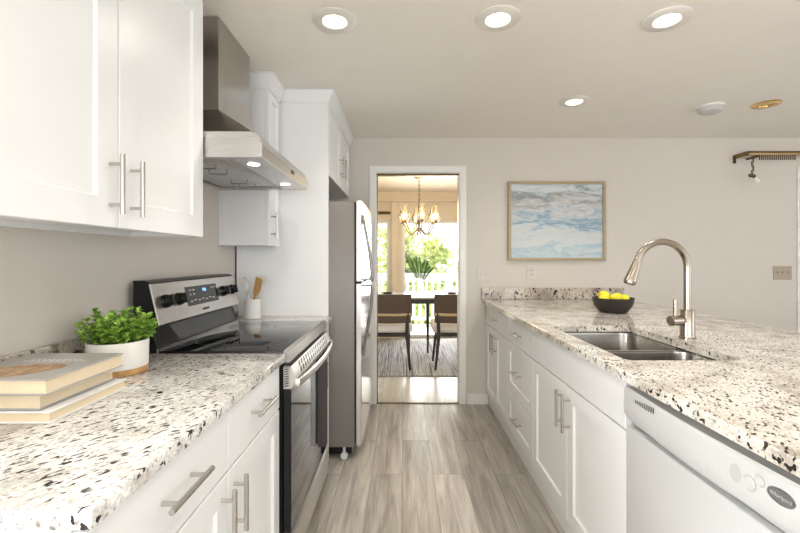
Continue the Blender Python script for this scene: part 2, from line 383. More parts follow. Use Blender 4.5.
# right wall with a living-room window, rear wall with a wide window (both unseen, openings put in for the daylight)
struct('wall_right', MB().box(XR, XR+.1, YR, -2.1, 0, H).box(XR, XR+.1, 1.7, YB, 0, H).box(XR, XR+.1, -2.1, 1.7, 0, .5).box(XR, XR+.1, -2.1, 1.7, 2.15, H), M['wall'])
struct('wall_rear', MB().box(XN-.1, -.9, YR-.1, YR, 0, H).box(3.4, XR+.1, YR-.1, YR, 0, H).box(-.9, 3.4, YR-.1, YR, 0, .5).box(-.9, 3.4, YR-.1, YR, 2.25, H), M['wall'])
struct('baseboard_back', MB().box(OX1+.062, .742, YB-.014, YB, 0, .092, .003).box(1.62, 3.42, YB-.014, YB, 0, .092, .003), M['trim'])
# cased doorway to the dining room
def casing(x0, x1, z, wd=.055):
    y0 = YB-.013; m = MB()
    m.box(x0-wd, x0, y0, YB, 0, z+wd, .003).box(x1, x1+wd, y0, YB, 0, z+wd, .003).box(x0, x1, y0, YB, z, z+wd, .003)
    return m
d1 = struct('door_1', casing(OX0, OX1, OZ), M['trim'])
obj('jamb', MB().box(OX0, OX0+.006, YB, YB+DW, 0, OZ).box(OX1-.006, OX1, YB, YB+DW, 0, OZ).box(OX0+.006, OX1-.006, YB, YB+DW, OZ-.006, OZ), M['trim'], d1, False)
obj('door_track', MB().box(OX0+.006, OX1-.006, YB+.03, YB+.075, OZ-.022, OZ-.006), M['brass_dk'], d1, False, label='dark bronze head track')
obj('edge_strip', MB().box(OX0+.006, OX0+.014, YB+.04, YB+.065, 0, OZ-.022), M['brass_dk'], d1, False, label='dark bronze side strip')
struct('trim_1', MB().box(OX0+.006, OX1-.006, YB+.005, YB+.035, 0, .006, .002), M['brass_dk'])
# closed white door at the far right of the back wall
d2 = struct('door_2', casing(3.49, 4.3, 2.0, .062), M['trim'])
obj('door_slab', front(1, 0, 3.492, 4.298, .008, 1.998, .0115, .11).xf(Matrix(((0, 1, 0, 0), (-1, 0, 0, YB-.012), (0, 0, 1, 0), (0, 0, 0, 1)))), M['trim'], d2, False)
# dining room shell
GX0, GX1, GZ = -.01, 2.0, 1.875
WX0, WX1 = -1.5, -.205
struct('wall_dining_left', MB().box(DX0-.1, DX0, YB+DW, DY1, 0, H), M['beige_wall'])
struct('wall_dining_right', MB().box(DX1, DX1+.1, YB+DW, DY1, 0, H), M['beige_wall'])
struct('wall_dining_far', MB().box(DX0-.1, WX0, DY1, DY1+.12, 0, H).box(WX1, GX0, DY1, DY1+.12, 0, H).box(GX1, DX1+.1, DY1, DY1+.12, 0, H)
       .box(WX0, WX1, DY1, DY1+.12, GZ, H).box(GX0, GX1, DY1, DY1+.12, GZ, H).box(WX0, WX1, DY1, DY1+.12, 0, .25), M['beige_wall'])
struct('trim_2', MB().box(DX0, DX1, DY1-.10, DY1, 2.19, H).box(DX0, DX1, DY1-.13, DY1-.10, 2.165, 2.19).box(DX0, DX1, DY1-.10, DY1, 2.165, 2.19), M['beige_wall'])
struct('trim_3', MB().box(WX1+.03, WX1+.125, DY1-.03, DY1, 0, 2.165, .004), M['beige_wall'])
def window(name, x0, x1, z0, z1, mid=None):
    f = .05; y0, y1 = DY1+.03, DY1+.09; m = MB()
    m.box(x0, x0+f, y0, y1, z0, z1, .004).box(x1-f, x1, y0, y1, z0, z1, .004).box(x0+f, x1-f, y0, y1, z1-f, z1, .004).box(x0+f, x1-f, y0, y1, z0, z0+f, .004)
    if mid: m.box(mid-f/2, mid+f/2, y0, y1, z0+f, z1-f, .004)
    o = struct(name, m, M['trim'])
    obj('pane', MB().box(x0+f, x1-f, DY1+.058, DY1+.062, z0+f, z1-f), M['pane'], o, False)
    return o
window('window_1', WX0, WX1, .25, GZ)
window('window_2', GX0, GX1, 0, GZ, 1.0)

# ------------------------------------------------------------------ outside: deck, railing, trees, lawn
struct('floor_deck', MB().box(-4, 5, DY1+.13, 8.4, -.25, -.06), M['deck'])
struct('ground_lawn', MB().box(-40, 40, 8.5, 60, -2.6, -2.5), M['lawn'])
rl = thing('railing', 'white balustrade along the deck edge outside the dining room glass', 'railing', (.5, 8.3, -.06))
obj('top_rail', MB().box(-4, 5, 8.24, 8.36, .90, .97, .006).box(-4, 5, 8.27, 8.33, .82, .90), M['rail'], rl, False)
obj('bottom_rail', MB().box(-4, 5, 8.27, 8.33, .04, .10), M['rail'], rl, False)
for x in (-2.0, .9, 3.8): obj('post', MB().box(x-.05, x+.05, 8.25, 8.35, -.06, .82), M['rail'], rl, False)
for i in range(24):
    x = -.9+i*.125
    if abs(x-.9) > .06: obj('baluster', MB().box(x-.026, x+.026, 8.28, 8.32, .10, .82), M['rail'], rl, False)
def tree(lab, x, y, h, r, mat, n, seed, zc=None):
    rnd = random.Random(seed); t = thing('garden_tree', lab, 'tree', (x, y, -2.5), 'trees beyond the deck')
    obj('trunk', MB().tube([(x, y, -2.5), (x+.1, y, -1), (x-.1, y, h*.35), (x, y, h*.7)], [.16, .13, .1, .04], 10), M['bark'], t)
    mb = MB(); zc = h*.45 if zc is None else zc
    clumps = []
    for _ in range(26):
        v = Vector((rnd.gauss(0, 1), rnd.gauss(0, 1), rnd.gauss(0, 1))).normalized()*rnd.uniform(.35, 1)
        clumps.append(Vector((x+v.x*r, y+v.y*r, zc+v.z*r*1.05)))
    for c in clumps:
        for _ in range(n//26):
            p = c+Vector((rnd.gauss(0, .28), rnd.gauss(0, .28), rnd.gauss(0, .25)))*r*.55
            a = rnd.uniform(.05, .11); q = Matrix.Rotation(rnd.uniform(0, 6.3), 4, 'Z') @ Matrix.Rotation(rnd.uniform(-1, 1), 4, 'X') @ Matrix.Rotation(rnd.uniform(-1, 1), 4, 'Y')
            mb.poly([p+q @ Vector(u) for u in ((-a*1.5, 0, 0), (0, -a*.6, a*.2), (a*1.5, 0, 0), (0, a*.6, a*.2))])
    obj('foliage', mb, mat, t, False)
tree('bright green tree outside the left dining room window', -2.6, 12.5, 3.2, 1.5, M['tree2'], 2600, 1, .9)
tree('yellow green tree beyond the railing left of the chandelier', .15, 11.6, 3.0, 1.05, M['tree1'], 2300, 2, 1.15)
tree('low leafy tree beyond the railing behind the palm fronds', .9, 16.5, 2.4, 1.6, M['tree2'], 2000, 3, .1)
tree('pale green tree at the right of the dining room glass', 2.35, 12.6, 2.8, 1.1, M['tree1'], 2000, 4, .45)

# ------------------------------------------------------------------ left run: base cabinet, worktop, uppers
FX = -.458                                            # outer face of the left doors
def base_box(x0, x1, y0, y1, toe_x, d): return MB().box(min(x0, x1), max(x0, x1), y0, y1, .1, .879).box(min(x0, toe_x), max(x0, toe_x), y0, y1, 0, .1)
t = thing('base_cabinet', 'white base cabinet with two drawers over two doors under the near left worktop', 'cabinet', (-.75, 1.07, 0), 'base cabinets left of the aisle')
obj('body', base_box(XL, FX-.021, .60, 1.548, FX-.075, 1), M['cab'], t, False)
for a, b, hy, hd in ((.602, 1.091, .846, 1.052), (1.095, 1.546, 1.318, 1.130)):
    dr = obj('drawer', front(1, FX, a, b, .708, .868, flat=True), M['cab'], t, False)
    obj('handle', pull(1, FX, hy, .797, False, .165, .108), M['nickel'], dr)
    d = obj('door', front(1, FX, a, b, .112, .702, rail=.062), M['cab'], t, False)
    obj('handle', pull(1, FX, hd, .602, True), M['nickel'], d)
t = thing('base_cabinet', 'narrow white base cabinet between the range and the refrigerator panel', 'cabinet', (-.75, 2.45, 0), 'base cabinets left of the aisle')
obj('body', base_box(XL, FX-.021, 2.332, 2.578, FX-.06, 1), M['cab'], t, False)
d = obj('door', front(1, FX, 2.334, 2.576, .112, .702, rail=.05), M['cab'], t, False); obj('handle', pull(1, FX, 2.365, .60, True), M['nickel'], d)
dr = obj('drawer', front(1, FX, 2.334, 2.576, .708, .868, flat=True), M['cab'], t, False); obj('handle', pull(1, FX, 2.455, .79, False), M['nickel'], dr)
CE = -.437                                            # worktop edge
t = thing('worktop', 'speckled granite worktop carrying the books and the potted herb', 'countertop', (-.74, 1.07, .88), 'left granite worktops')
obj('slab', MB().box(XL, CE, .585, 1.553, .88, .91, .003, 2), M['granite'], t)
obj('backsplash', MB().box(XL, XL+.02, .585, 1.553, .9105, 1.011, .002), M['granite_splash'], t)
t = thing('worktop', 'short granite worktop under the utensil crock beside the range', 'countertop', (-.74, 2.45, .88), 'left granite worktops')
obj('slab', MB().box(XL, CE, 2.330, 2.582, .88, .91, .003, 2), M['granite'], t)
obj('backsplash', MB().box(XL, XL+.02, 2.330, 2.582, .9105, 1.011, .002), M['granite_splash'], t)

UX = -.757; UZ = 1.345
def crown(pts_in, out, z0, z1):
    """pts_in: open XY path of the cabinet edge; out: matching outer XY path"""
    mb = MB(); prof = [(0, 0), (.12, .06), (.2, .15), (.75, .8), (.85, .9), (1, .93), (1, 1), (0, 1)]
    rings = []
    for f, g in prof: rings.append([mb.bm.verts.new((a[0]+(b[0]-a[0])*f, a[1]+(b[1]-a[1])*f, z0+(z1-z0)*g)) for a, b in zip(pts_in, out)])
    k = len(prof)
    for i in range(k):
        A, B = rings[i], rings[(i+1) % k]
        for j in range(len(A)-1): mb.bm.faces.new([A[j], A[j+1], B[j+1], B[j]])
    mb.bm.faces.new([r[0] for r in rings]); mb.bm.faces.new([r[-1] for r in rings][::-1]); return mb
t = thing('wall_cabinet', 'white two door wall cabinet hanging over the near left worktop', 'cabinet', (-.9, 1.11, UZ), 'wall cabinets')
m = MB().box(XL, UX-.021, .636, 1.581, UZ+.018, 2.245).box(XL, XL+.018, .636, 1.581, UZ+.002, UZ+.018).box(UX-.039, UX-.021, .636, 1.581, UZ+.002, UZ+.018).box(XL+.018, UX-.039, 1.563, 1.581, UZ+.002, UZ+.018)
obj('body', m, M['cab'], t, False)
for a, b, hy in ((.638, 1.108, 1.075), (1.112, 1.580, 1.158)):
    d = obj('door', front(1, UX, a, b, UZ, 2.24, rail=.075), M['cab'], t, False)
    obj('handle', pull(1, UX, hy, 1.456, True, .155, .105), M['nickel'], d)
obj('crown_moulding', crown([(UX, .636), (UX, 1.581)], [(UX+.05, .636), (UX+.05, 1.581)], 2.246, H-.002), M['cab'], t, False)
t = thing('wall_cabinet', 'narrow white wall cabinet between the range hood and the tall panel', 'cabinet', (-.9, 2.44, 1.338), 'wall cabinets')
obj('body', MB().box(XL, UX-.021, 2.36, 2.562, 1.340, 2.245), M['cab'], t, False)
d = obj('door', front(1, UX, 2.361, 2.562, 1.338, 2.225, rail=.05), M['cab'], t, False)
obj('handle', pull(1, UX, 2.395, 1.456, True), M['nickel'], d)
obj('crown_moulding', crown([(XL, 2.36), (UX, 2.36), (UX, 2.562)], [(XL, 2.32), (UX+.035, 2.32), (UX+.035, 2.562)], 2.226, H-.002), M['cab'], t, False)

# tall panel, over-fridge cabinet
PY = 2.584; PX = -.461
t = thing('side_panel', 'tall white panel standing between the worktop and the refrigerator', 'panel', (-.75, PY+.01, 0))
obj('panel', MB().box(XL+.010, PX, PY, PY+.02, 0, 2.235), M['cab'], t, False)
obj('shadow_gap_strip', MB().box(XL, XL+.0098, PY+.001, PY+.02, 0, 2.235), M['darkgap'], t, False, label='dark strip standing in for the shadow gap at the wall')  # black strip stands in for the shaded gap between panel and wall
obj('crown_moulding', crown([(XL, PY), (PX, PY), (PX, PY+.02)], [(XL, PY-.022), (PX+.040, PY-.022), (PX+.040, PY+.02)], 2.236, H-.002), M['cab'], t, False)
t = thing('wall_cabinet', 'white two door cabinet mounted above the refrigerator', 'cabinet', (-.75, 3.1, 1.785), 'wall cabinets')
obj('body', MB().box(XL, PX-.02, PY+.022, 3.60, 1.787, 2.235), M['cab'], t, False)
for a, b, hy in ((PY+.024, 3.075, 3.02), (3.079, 3.56, 3.13)):
    d = obj('door', front(1, PX+.004, a, b, 1.785, 2.225, rail=.06), M['cab'], t, False)
    obj('handle', pull(1, PX+.004, hy, 1.93, True), M['nickel'], d)
obj('crown_moulding', crown([(PX, PY+.021), (PX, 3.614)], [(PX+.040, PY+.021), (PX+.040, 3.614)], 2.236, H-.002), M['cab'], t, False)

# refrigerator
t = thing('refrigerator', 'top freezer refrigerator with steel doors and grey sides', 'refrigerator', (-.62, 3.06, 0))
F0, F1 = 2.612, 3.50
obj('cabinet_shell', MB().box(XL+.03, -.302, F0, F1, .078, 1.625, .006, 2), M['fridge_side'], t, label='grey painted shell')
obj('gasket', MB().box(-.302, -.293, F0+.012, F1-.012, .10, 1.62), M['darkgap'], t, False)
def fdoor(nm, z0, z1):
    # slightly bowed front
    def pr(k): y = F0+.003+(F1-F0-.006)*k; return (-.258+.006*math.sin(PI*k), y)
    pts = [(-.293, F0+.003)]+[pr(k/16) for k in range(17)]+[(-.293, F1-.003)]
    o = obj(nm, MB().prism(pts, 'z', z0, z1), M['fridge_door'], t); 
    md = o.modifiers.new('bev', 'BEVEL'); md.width = .005; md.segments = 2; md.limit_method = 'ANGLE'; return o
fz = fdoor('freezer_door', 1.118, 1.632); fd = fdoor('fridge_door', .085, 1.108)
def fhandle(z_far, z_mid):
    # bowed bar: flush at its far end, standing off at the seam between the doors
    y = F0+.065; pts = []
    for i in range(17):
        k = i/16; pts.append((-.254+.058*math.sin(PI/2*k)**1.3, y, z_far+(z_mid-z_far)*k))
    pts.append((-.200, y, z_mid+(.006 if z_mid > z_far else -.006)))
    return MB().tube(pts, .0075, 10, flat=1.3).box(-.256, -.194, y-.014, y+.014, min(z_mid, z_mid+.014), max(z_mid, z_mid+.014), .003)
obj('handle', fhandle(1.545, 1.124), M['fhandle'], fz); obj('handle', fhandle(.64, 1.085), M['fhandle'], fd)
obj('hinge_cap', MB().box(-.31, -.255, F0+.01, F0+.05, 1.1085, 1.1175), M['black'], t, False)
obj('toe_grille', MB().box(XL+.1, -.32, F0+.02, F1-.02, .03, .078), M['black'], t, False)
obj('leveling_foot', MB().box(-.375, -.36, F0+.008, F0+.02, .022, .078).cyl((-.3675, F0+.002, .0225), (-.3675, F0+.020, .0225), .0222, n=20), M['grey_pl'], t, label='pale roller under the front corner')

# ------------------------------------------------------------------ range
RY0, RY1 = 1.560, 2.324
t = thing('range', 'freestanding electric range with black glass top and steel control panel', 'range', (-.72, 1.942, 0))
obj('body', MB().box(-1.01, -.452, RY0+.003, RY1-.003, .03, .898).box(-.99, -.50, RY0+.02, RY1-.02, 0, .03), M['black'], t, False)
gl = obj('cooktop', MB().box(-.915, -.446, RY0, RY1, .9, .917, .003, 2), M['blackglass'], t)
for (x, y, r) in ((-.79, 1.76, .075), (-.79, 2.14, .095), (-.58, 1.75, .105), (-.58, 2.14, .075)):
    obj('burner_ring', MB().lathe([(r, .9172), (r+.0015, .9173), (r+.003, .9172)], (x, y, 0), 48), M['ring'], gl)
obj('cooktop_trim', MB().prism([(-.446, .917), (-.443, .921), (-.428, .915), (-.424, .874), (-.446, .874)], 'y', RY0, RY1), M['steel'], t, False)
obj('rear_trim', MB().box(-.922, -.915, RY0, RY1, .905, .924), M['steel'], t, False)
# backguard: profile in XZ
prof = [(-1.012, .898), (-.923, .898), (-.923, .926), (-.948, 1.0), (-.918, 1.012), (-.954, 1.168), (-.975, 1.174), (-1.012, 1.174)]
bgd = obj('backguard', MB().prism(prof, 'y', RY0+.004, RY1-.004), M['black'], t, False)
e = Vector((-.954+.918, 0, 1.168-1.012)); vv = e.normalized(); nn = Vector((vv.z, 0, -vv.x))
FO = Vector((-.918, 0, 1.012))
def onface(y, v, out=0): return FO+vv*v+nn*out+Vector((0, y, 0))
R3 = Matrix((( vv.x, 0, nn.x), (0, 1, 0), (vv.z, 0, nn.z)))
def slab_on(y0, y1, v0, v1, th, bev=.001, out=0):
    m = MB().box(v0, v1, y0, y1, out, out+th, bev)
    mt = Matrix(((vv.x, 0, nn.x, FO.x), (0, 1, 0, 0), (vv.z, 0, nn.z, FO.z), (0, 0, 0, 1)))
    return m.xf(mt)
cp = obj('control_panel', slab_on(RY0, RY1, -.002, .160, .006, .002), M['steel'], bgd, False)
obj('end_trim', MB().prism([(-1.014, 1.174), (-1.014, 1.180), (-.97, 1.180), (-.948, 1.172), (-.954, 1.168), (-.975, 1.174)], 'y', RY0+.004, RY1-.004), M['black'], t, False)
obj('riser_strip', MB().box(0, .072, RY0+.02, RY1-.02, 0, .003).xf(Matrix.Translation((-.9235, 0, .928)) @ Matrix.Rotation(math.radians(-90-18.7), 4, 'Y')), M['blackglass'], t, False)
ym = (RY0+RY1)/2
disp = obj('display', slab_on(ym-.147, ym+.147, .045, .130, .002, .0005, .006), M['blackglass'], t, False)
text('clock', '1:06', .022, onface(ym+.015, .108, .0085), (0, 0, 0), M['display'], disp).rotation_euler = Matrix(((0, vv.x, nn.x), (1, 0, 0), (0, vv.z, nn.z))).to_euler()
for (y, v, wd) in [(-.12, .112, .018), (-.09, .112, .018), (-.12, .092, .014), (-.09, .092, .014), (.085, .112, .02), (.115, .112, .014)]+[(-.125+.035*i, .062+.004*(i % 2), .02) for i in range(7)]:
    obj('keypad_icon', slab_on(ym+y, ym+y+wd, v, v+.0045, .0005, 0, .008), M['grey_pl'], disp, False)
for dy in (-.312, -.212, .212, .312):
    k0 = onface(ym+dy, .085, .006)
    kb = MB().cyl(k0, k0+nn*.012, .027, .026, 28).cyl(k0+nn*.012, k0+nn*.030, .023, .021, 28)
    g = MB().box(-.021, .021, -.006, .006, .030, .038, .002)
    g.xf(Matrix.Translation(k0) @ Matrix(((vv.x, 0, nn.x, 0), (0, 1, 0, 0), (vv.z, 0, nn.z, 0), (0, 0, 0, 1))))
    kk = obj('knob', kb, M['knob'], t); obj('knob_grip', g, M['knob'], kk)
    for a in range(5):
        an = a*2*PI/5+.3; p = onface(ym+dy+.043*math.sin(an), .085+.043*math.cos(an), .0062); obj('dial_mark', MB().cyl(p, p+nn*.0004, .0018, n=8), M['knob'], cp, False)
text('brand_lettering', 'SAMSUNG', .0145, onface(ym, .020, .0068), (0, 0, 0), M['knob'], cp).rotation_euler = Matrix(((0, vv.x, nn.x), (1, 0, 0), (0, vv.z, nn.z))).to_euler()
# oven door
od = obj('oven_door', MB().box(-.448, -.421, RY0+.002, RY1-.002, .232, .858, .003), M['black'], t, False)
obj('door_glass', MB().box(-.421, -.418, RY0+.004, RY1-.004, .236, .773), M['ovenglass'], od, False)
obj('door_top_trim', MB().prism([(-.421, .774), (-.418, .774), (-.404, .795), (-.400, .806), (-.418, .860), (-.447, .860), (-.447, .8585), (-.421, .8585)], 'y', RY0, RY1), M['handle'], od, False)
vs = MB(); sl = Vector((-.418+.400, 0, .860-.806)); sn = Vector((sl.z, 0, -sl.x)).normalized()*.0006; o0 = Vector((-.400, 0, .806))
for i in range(15):
    y = RY0+.09+i*.039
    for f0, f1 in ((.16, .50), (.58, .92)):
        a, b = o0+sl*f0+sn, o0+sl*f1+sn
        vs.poly([(a.x, y, a.z), (a.x, y+.022, a.z), (b.x, y+.030, b.z), (b.x, y+.008, b.z)])
obj('vent_slots', vs, M['black'], od, False)
obj('side_vent', MB().box(-.446, -.42, RY0-.0005, RY0+.002, .775, .856), M['steel'], od, False)
sv = MB()
for i in range(8): sv.prism([(-.443, .782+i*.009), (-.427, .786+i*.009), (-.427, .790+i*.009), (-.443, .786+i*.009)], 'y', RY0-.0009, RY0-.0004)
obj('side_vent_slots', sv, M['black'], od, False)
hp = []
for i in range(25):
    k = i/24; hp.append((-.3925+.022*math.sin(PI*k)**.8, RY0+.010+(RY1-RY0-.02)*k, .795))
hm = MB().tube([(-.404, RY0+.010, .795)]+hp+[(-.404, RY1-.010, .795)], .017, 14, flat=.38)
obj('handle', hm, M['handle'], od)
obj('storage_drawer', MB().prism([(-.452, .06), (-.424, .06), (-.414, .085), (-.412, .21), (-.419, .226), (-.452, .226)], 'y', RY0+.002, RY1-.002), M['steel'], t, False)

# ------------------------------------------------------------------ range hood
HY0, HY1 = 1.590, 2.345; HFX = -.540
t = thing('range_hood', 'stainless chimney range hood hanging on the wall above the range', 'range hood', (-.8, 1.97, 1.65))
CY0, CY1, CX = 1.798, 2.160, -.793
obj('chimney', MB().box(XL, CX, CY0, CY1, 1.905, H-.002, .002), M['hood'], t, False)
# pyramid
mb = MB(); b = [(XL, HY0, 1.75), (-.575, HY0, 1.75), (-.575, HY1, 1.75), (XL, HY1, 1.75)]; c = [(XL, CY0, 1.906), (CX, CY0, 1.906), (CX, CY1, 1.906), (XL, CY1, 1.906)]
B = [mb.bm.verts.new(p) for p in b]; T_ = [mb.bm.verts.new(p) for p in c]
for i in range(4): mb.bm.faces.new([B[i], B[(i+1) % 4], T_[(i+1) % 4], T_[i]])
mb.bm.faces.new(B[::-1]); mb.bm.faces.new(T_); obj('canopy_slope', mb, M['hood'], t, False)
# rim: hollow box with the slanted control front
mb = MB(); P = [(XL, 1.75), (-.578, 1.75), (-.552, 1.738), (-.536, 1.70), (HFX+.003, 1.655), (HFX-.005, 1.652)]
A = [mb.bm.verts.new((x, HY0, z)) for x, z in P]; Bv = [mb.bm.verts.new((x, HY1, z)) for x, z in P]
for i in range(len(P)-1): mb.bm.faces.new([A[i], A[i+1], Bv[i+1], Bv[i]])
la = mb.bm.verts.new((XL, HY0, 1.652)); lb = mb.bm.verts.new((XL, HY1, 1.652))
mb.bm.faces.new(A+[la]); mb.bm.faces.new([lb]+Bv[::-1])
hc = obj('canopy_rim', mb, M['steel'], t, False)
ls = obj('light_strip', MB().box(-.665, HFX-.006, HY0+.001, HY1-.001, 1.6535, 1.66), M['steel'], t, False)
obj('filter_frame', MB().box(XL, -.665, HY0+.001, HY0+.03, 1.6535, 1.66).box(XL, -.665, HY1-.03, HY1-.001, 1.6535, 1.66).box(XL, XL+.03, HY0+.03, HY1-.03, 1.6535, 1.66), M['steel'], t, False)
for a, b in ((HY0+.031, ym+.025), (ym+.028, HY1-.031)):
    m = MB(); nsl = 13
    for i in range(nsl):
        x0 = XL+.032+i*(.330/nsl); m.prism([(x0, 1.672), (x0+.008, 1.660), (x0+.017, 1.660), (x0+.0245, 1.672), (x0+.0245, 1.676), (x0, 1.676)], 'y', a, b)
    bf = obj('baffle_filter', m, M['steel_dark'], t, False)
    yc = (a+b)/2
    for yy in (yc-.055, yc+.055):
        obj('filter_handle', MB().tube([(-.86, yy-.0, 1.660), (-.86, yy, 1.640), (-.78, yy, 1.640), (-.78, yy, 1.660)], .003, 8), M['wire'], bf)
for y in (1.72, 2.18):
    hl = obj('hood_lamp', MB().lathe([(.0, 1.6515), (.023, 1.6515), (.024, 1.6535), (0, 1.6535)], (-.615, y, 0), 28), M['hoodlamp'], t)
sw = obj('switch_panel', MB().box(-.03, .03, -.001, .002, -.009, .009, .0005).xf(Matrix.Translation((-.5365, 2.03, 1.685)) @ Matrix.Rotation(PI/2, 4, 'Z')), M['black'], t, False)

# ------------------------------------------------------------------ peninsula cabinets
PXF = .725
def pen_cab(label, y0, y1): 
    t = thing('base_cabinet', label, 'cabinet', (1.03, (y0+y1)/2, 0), 'base cabinets of the peninsula')
    return t
t = pen_cab('white peninsula base cabinet with one drawer over two doors against the back wall', 2.872, 3.612)
obj('body', MB().box(PXF+.021, 1.335, 2.874, 3.612, .1, .879).box(.748, 1.335, 2.874, 3.612, 0, .1), M['cab'], t, False)
dr = obj('drawer', front(-1, PXF, 2.876, 3.608, .708, .868, flat=True), M['cab'], t, False); obj('handle', pull(-1, PXF, 3.245, .79, False), M['nickel'], dr)
for a, b, hy in ((2.876, 3.240, 3.205), (3.244, 3.608, 3.285)):
    d = obj('door', front(-1, PXF, a, b, .112, .702, rail=.062), M['cab'], t, False); obj('handle', pull(-1, PXF, hy, .60, True), M['nickel'], d)
t = pen_cab('white three drawer base cabinet in the middle of the peninsula', 2.316, 2.872)
obj('body', MB().box(PXF+.021, 1.335, 2.318, 2.8735, .1, .879).box(.748, 1.335, 2.318, 2.8735, 0, .1), M['cab'], t, False)
for z0, z1, fl in ((.708, .868, True), (.376, .702, False), (.112, .370, False)):
    dr = obj('drawer', front(-1, PXF, 2.320, 2.872, z0, z1, flat=fl, rail=.062), M['cab'], t, False)
    obj('handle', pull(-1, PXF, 2.594, (z0+z1)/2, False), M['nickel'], dr)
t = pen_cab('white sink base cabinet with tall bar handles under the double sink', 1.352, 2.316)
obj('body', MB().box(PXF+.021, 1.335, 1.352, 1.366, .1, .879).box(PXF+.021, 1.335, 2.3035, 2.3175, .1, .879).box(PXF+.021, 1.335, 1.366, 2.3035, .1, .118)
    .box(1.32, 1.335, 1.366, 2.3035, .118, .879).box(PXF+.021, PXF+.030, 1.366, 2.3035, .69, .879).box(.748, 1.335, 1.352, 2.3175, 0, .1), M['cab'], t, False)
obj('false_front', front(-1, PXF, 1.354, 2.314, .708, .868, flat=True), M['cab'], t, False)
for a, b, hy in ((1.354, 1.832, 1.800), (1.836, 2.314, 1.872)):
    d = obj('door', front(-1, PXF, a, b, .112, .702, rail=.062), M['cab'], t, False); obj('handle', pull(-1, PXF, hy, .592, True, .165, .115), M['nickel'], d)
struct('wall_peninsula', MB().box(1.345, 1.50, .42, 3.60, 0, .879), M['wall'])
# end panel closing the peninsula, outside the frame
t = thing('end_panel', 'white end panel closing the near end of the peninsula beside the dishwasher', 'panel', (1.03, .69, 0))
obj('panel', MB().box(PXF, 1.335, .69, .71, 0, .879), M['cab'], t, False)

# dishwasher
t = thing('dishwasher', 'white dishwasher with bowed control panel under the peninsula worktop', 'dishwasher', (1.03, 1.03, 0))
W0, W1 = .722, 1.336
obj('tub', MB().box(.755, 1.33, W0, W1, .1, .872), M['white_pl'], t, False)
obj('toe_panel', MB().box(.76, .78, W0+.002, W1-.002, .01, .099), M['white_pl'], t, False)
obj('door_panel', MB().box(.716, .755, W0+.003, W1-.003, .115, .732, .006, 3), M['white_pl'], t)
def bow(k): return .716-.014*(1-(2*k-1)**2)
sect = [(.030, .857), (-.000, .857), (-.005, .851), (-.007, .80), (-.006, .772), (-.001, .764), (.008, .763), (.022, .757), (.024, .748), (.024, .734), (.030, .734)]
mb = MB(); rings = []
nb = 24
for i in range(nb+1):
    k = i/nb; y = W0+.003+(W1-W0-.006)*k; bx = bow(k)
    dz = -.007*(1-(2*k-1)**2)
    rings.append([mb.bm.verts.new(((bx+dx) if dx < .02 else .716+dx, y, z+(dz if .75 < z < .79 else 0))) for dx, z in sect])
for A, B in zip(rings, rings[1:]):
    for q in range(len(sect)): mb.bm.faces.new([A[q], A[(q+1) % len(sect)], B[(q+1) % len(sect)], B[q]])
mb.bm.faces.new(rings[0][::-1]); mb.bm.faces.new(rings[-1])
con = obj('control_console', mb, M['white_pl'], t)
def onbow(y, z, out=0):
    k = (y-W0-.003)/(W1-W0-.006); return Vector((bow(k)-.007+(.002*(z-.80)/.062 if z > .80 else 0)-out, y, z))
def ell(cy, cz, ry, rz, n=32): return [(cy+ry*math.cos(2*PI*i/n), cz+rz*math.sin(2*PI*i/n)) for i in range(n)]
def addpoly(mb, poly, out=.0008): mb.bm.faces.new([mb.bm.verts.new(onbow(y, z, out)) for y, z in poly])
m = MB()
for i in range(10):
    y = 1.258-i*.0108; h_ = .0045+.0035*min(i, 5)/5; zc = .832+.0008*i
    addpoly(m, [(y, zc-h_), (y-.0055, zc-h_), (y-.0055, zc+h_), (y, zc+h_)])
obj('vent_slots', m, M['black'], con, False)
m = MB()
for yy, n_ in ((1.150, 6), (1.000, 6)):
    for i in range(n_):
        y = yy-i*.0185
        addpoly(m, [(y, .789), (y-.010, .789), (y-.010, .792), (y, .792)]); addpoly(m, [(y, .797), (y-.007, .797), (y-.007, .7992), (y, .7992)]); addpoly(m, [(y, .817), (y-.008, .817), (y-.008, .819), (y, .819)])
obj('button_print', m, M['grey_pl'], con, False)
m = MB(); addpoly(m, ell(.873, .814, .0145, .019)); obj('cycle_indicator', m, M['ind_pl'], con, False, label='pale grey round display')
for cy, cz, rr in ((.840, .810, .0125), (.818, .826, .009)):
    bt = MB(); p = onbow(cy, cz); bt.cyl(p, p-Vector((.0025, 0, 0)), rr, rr*.9, 28); rb = obj('round_button', bt, M['white_pl'], con)
    bt = MB(); 
    bt.cyl(p-Vector((.0001, 0, 0)), p-Vector((.0006, 0, 0)), rr*1.28, rr*1.28, 28); obj('button_ring', bt, M['ind_pl'], con)
m = MB(); addpoly(m, ell(.775, .819, .0255, .0135)); bd = obj('badge', m, M['badge'], con, False, label='dark grey oval badge')
m = MB(); addpoly(m, ell(.775, .819, .0275, .0150), .0005); obj('badge_rim', m, M['steel'], con, False)
text('brand_lettering', 'Whirlpool', .0105, onbow(.775, .819, .0014), (PI/2, 0, -PI/2+.04), M['ind_pl'], bd, .0002)

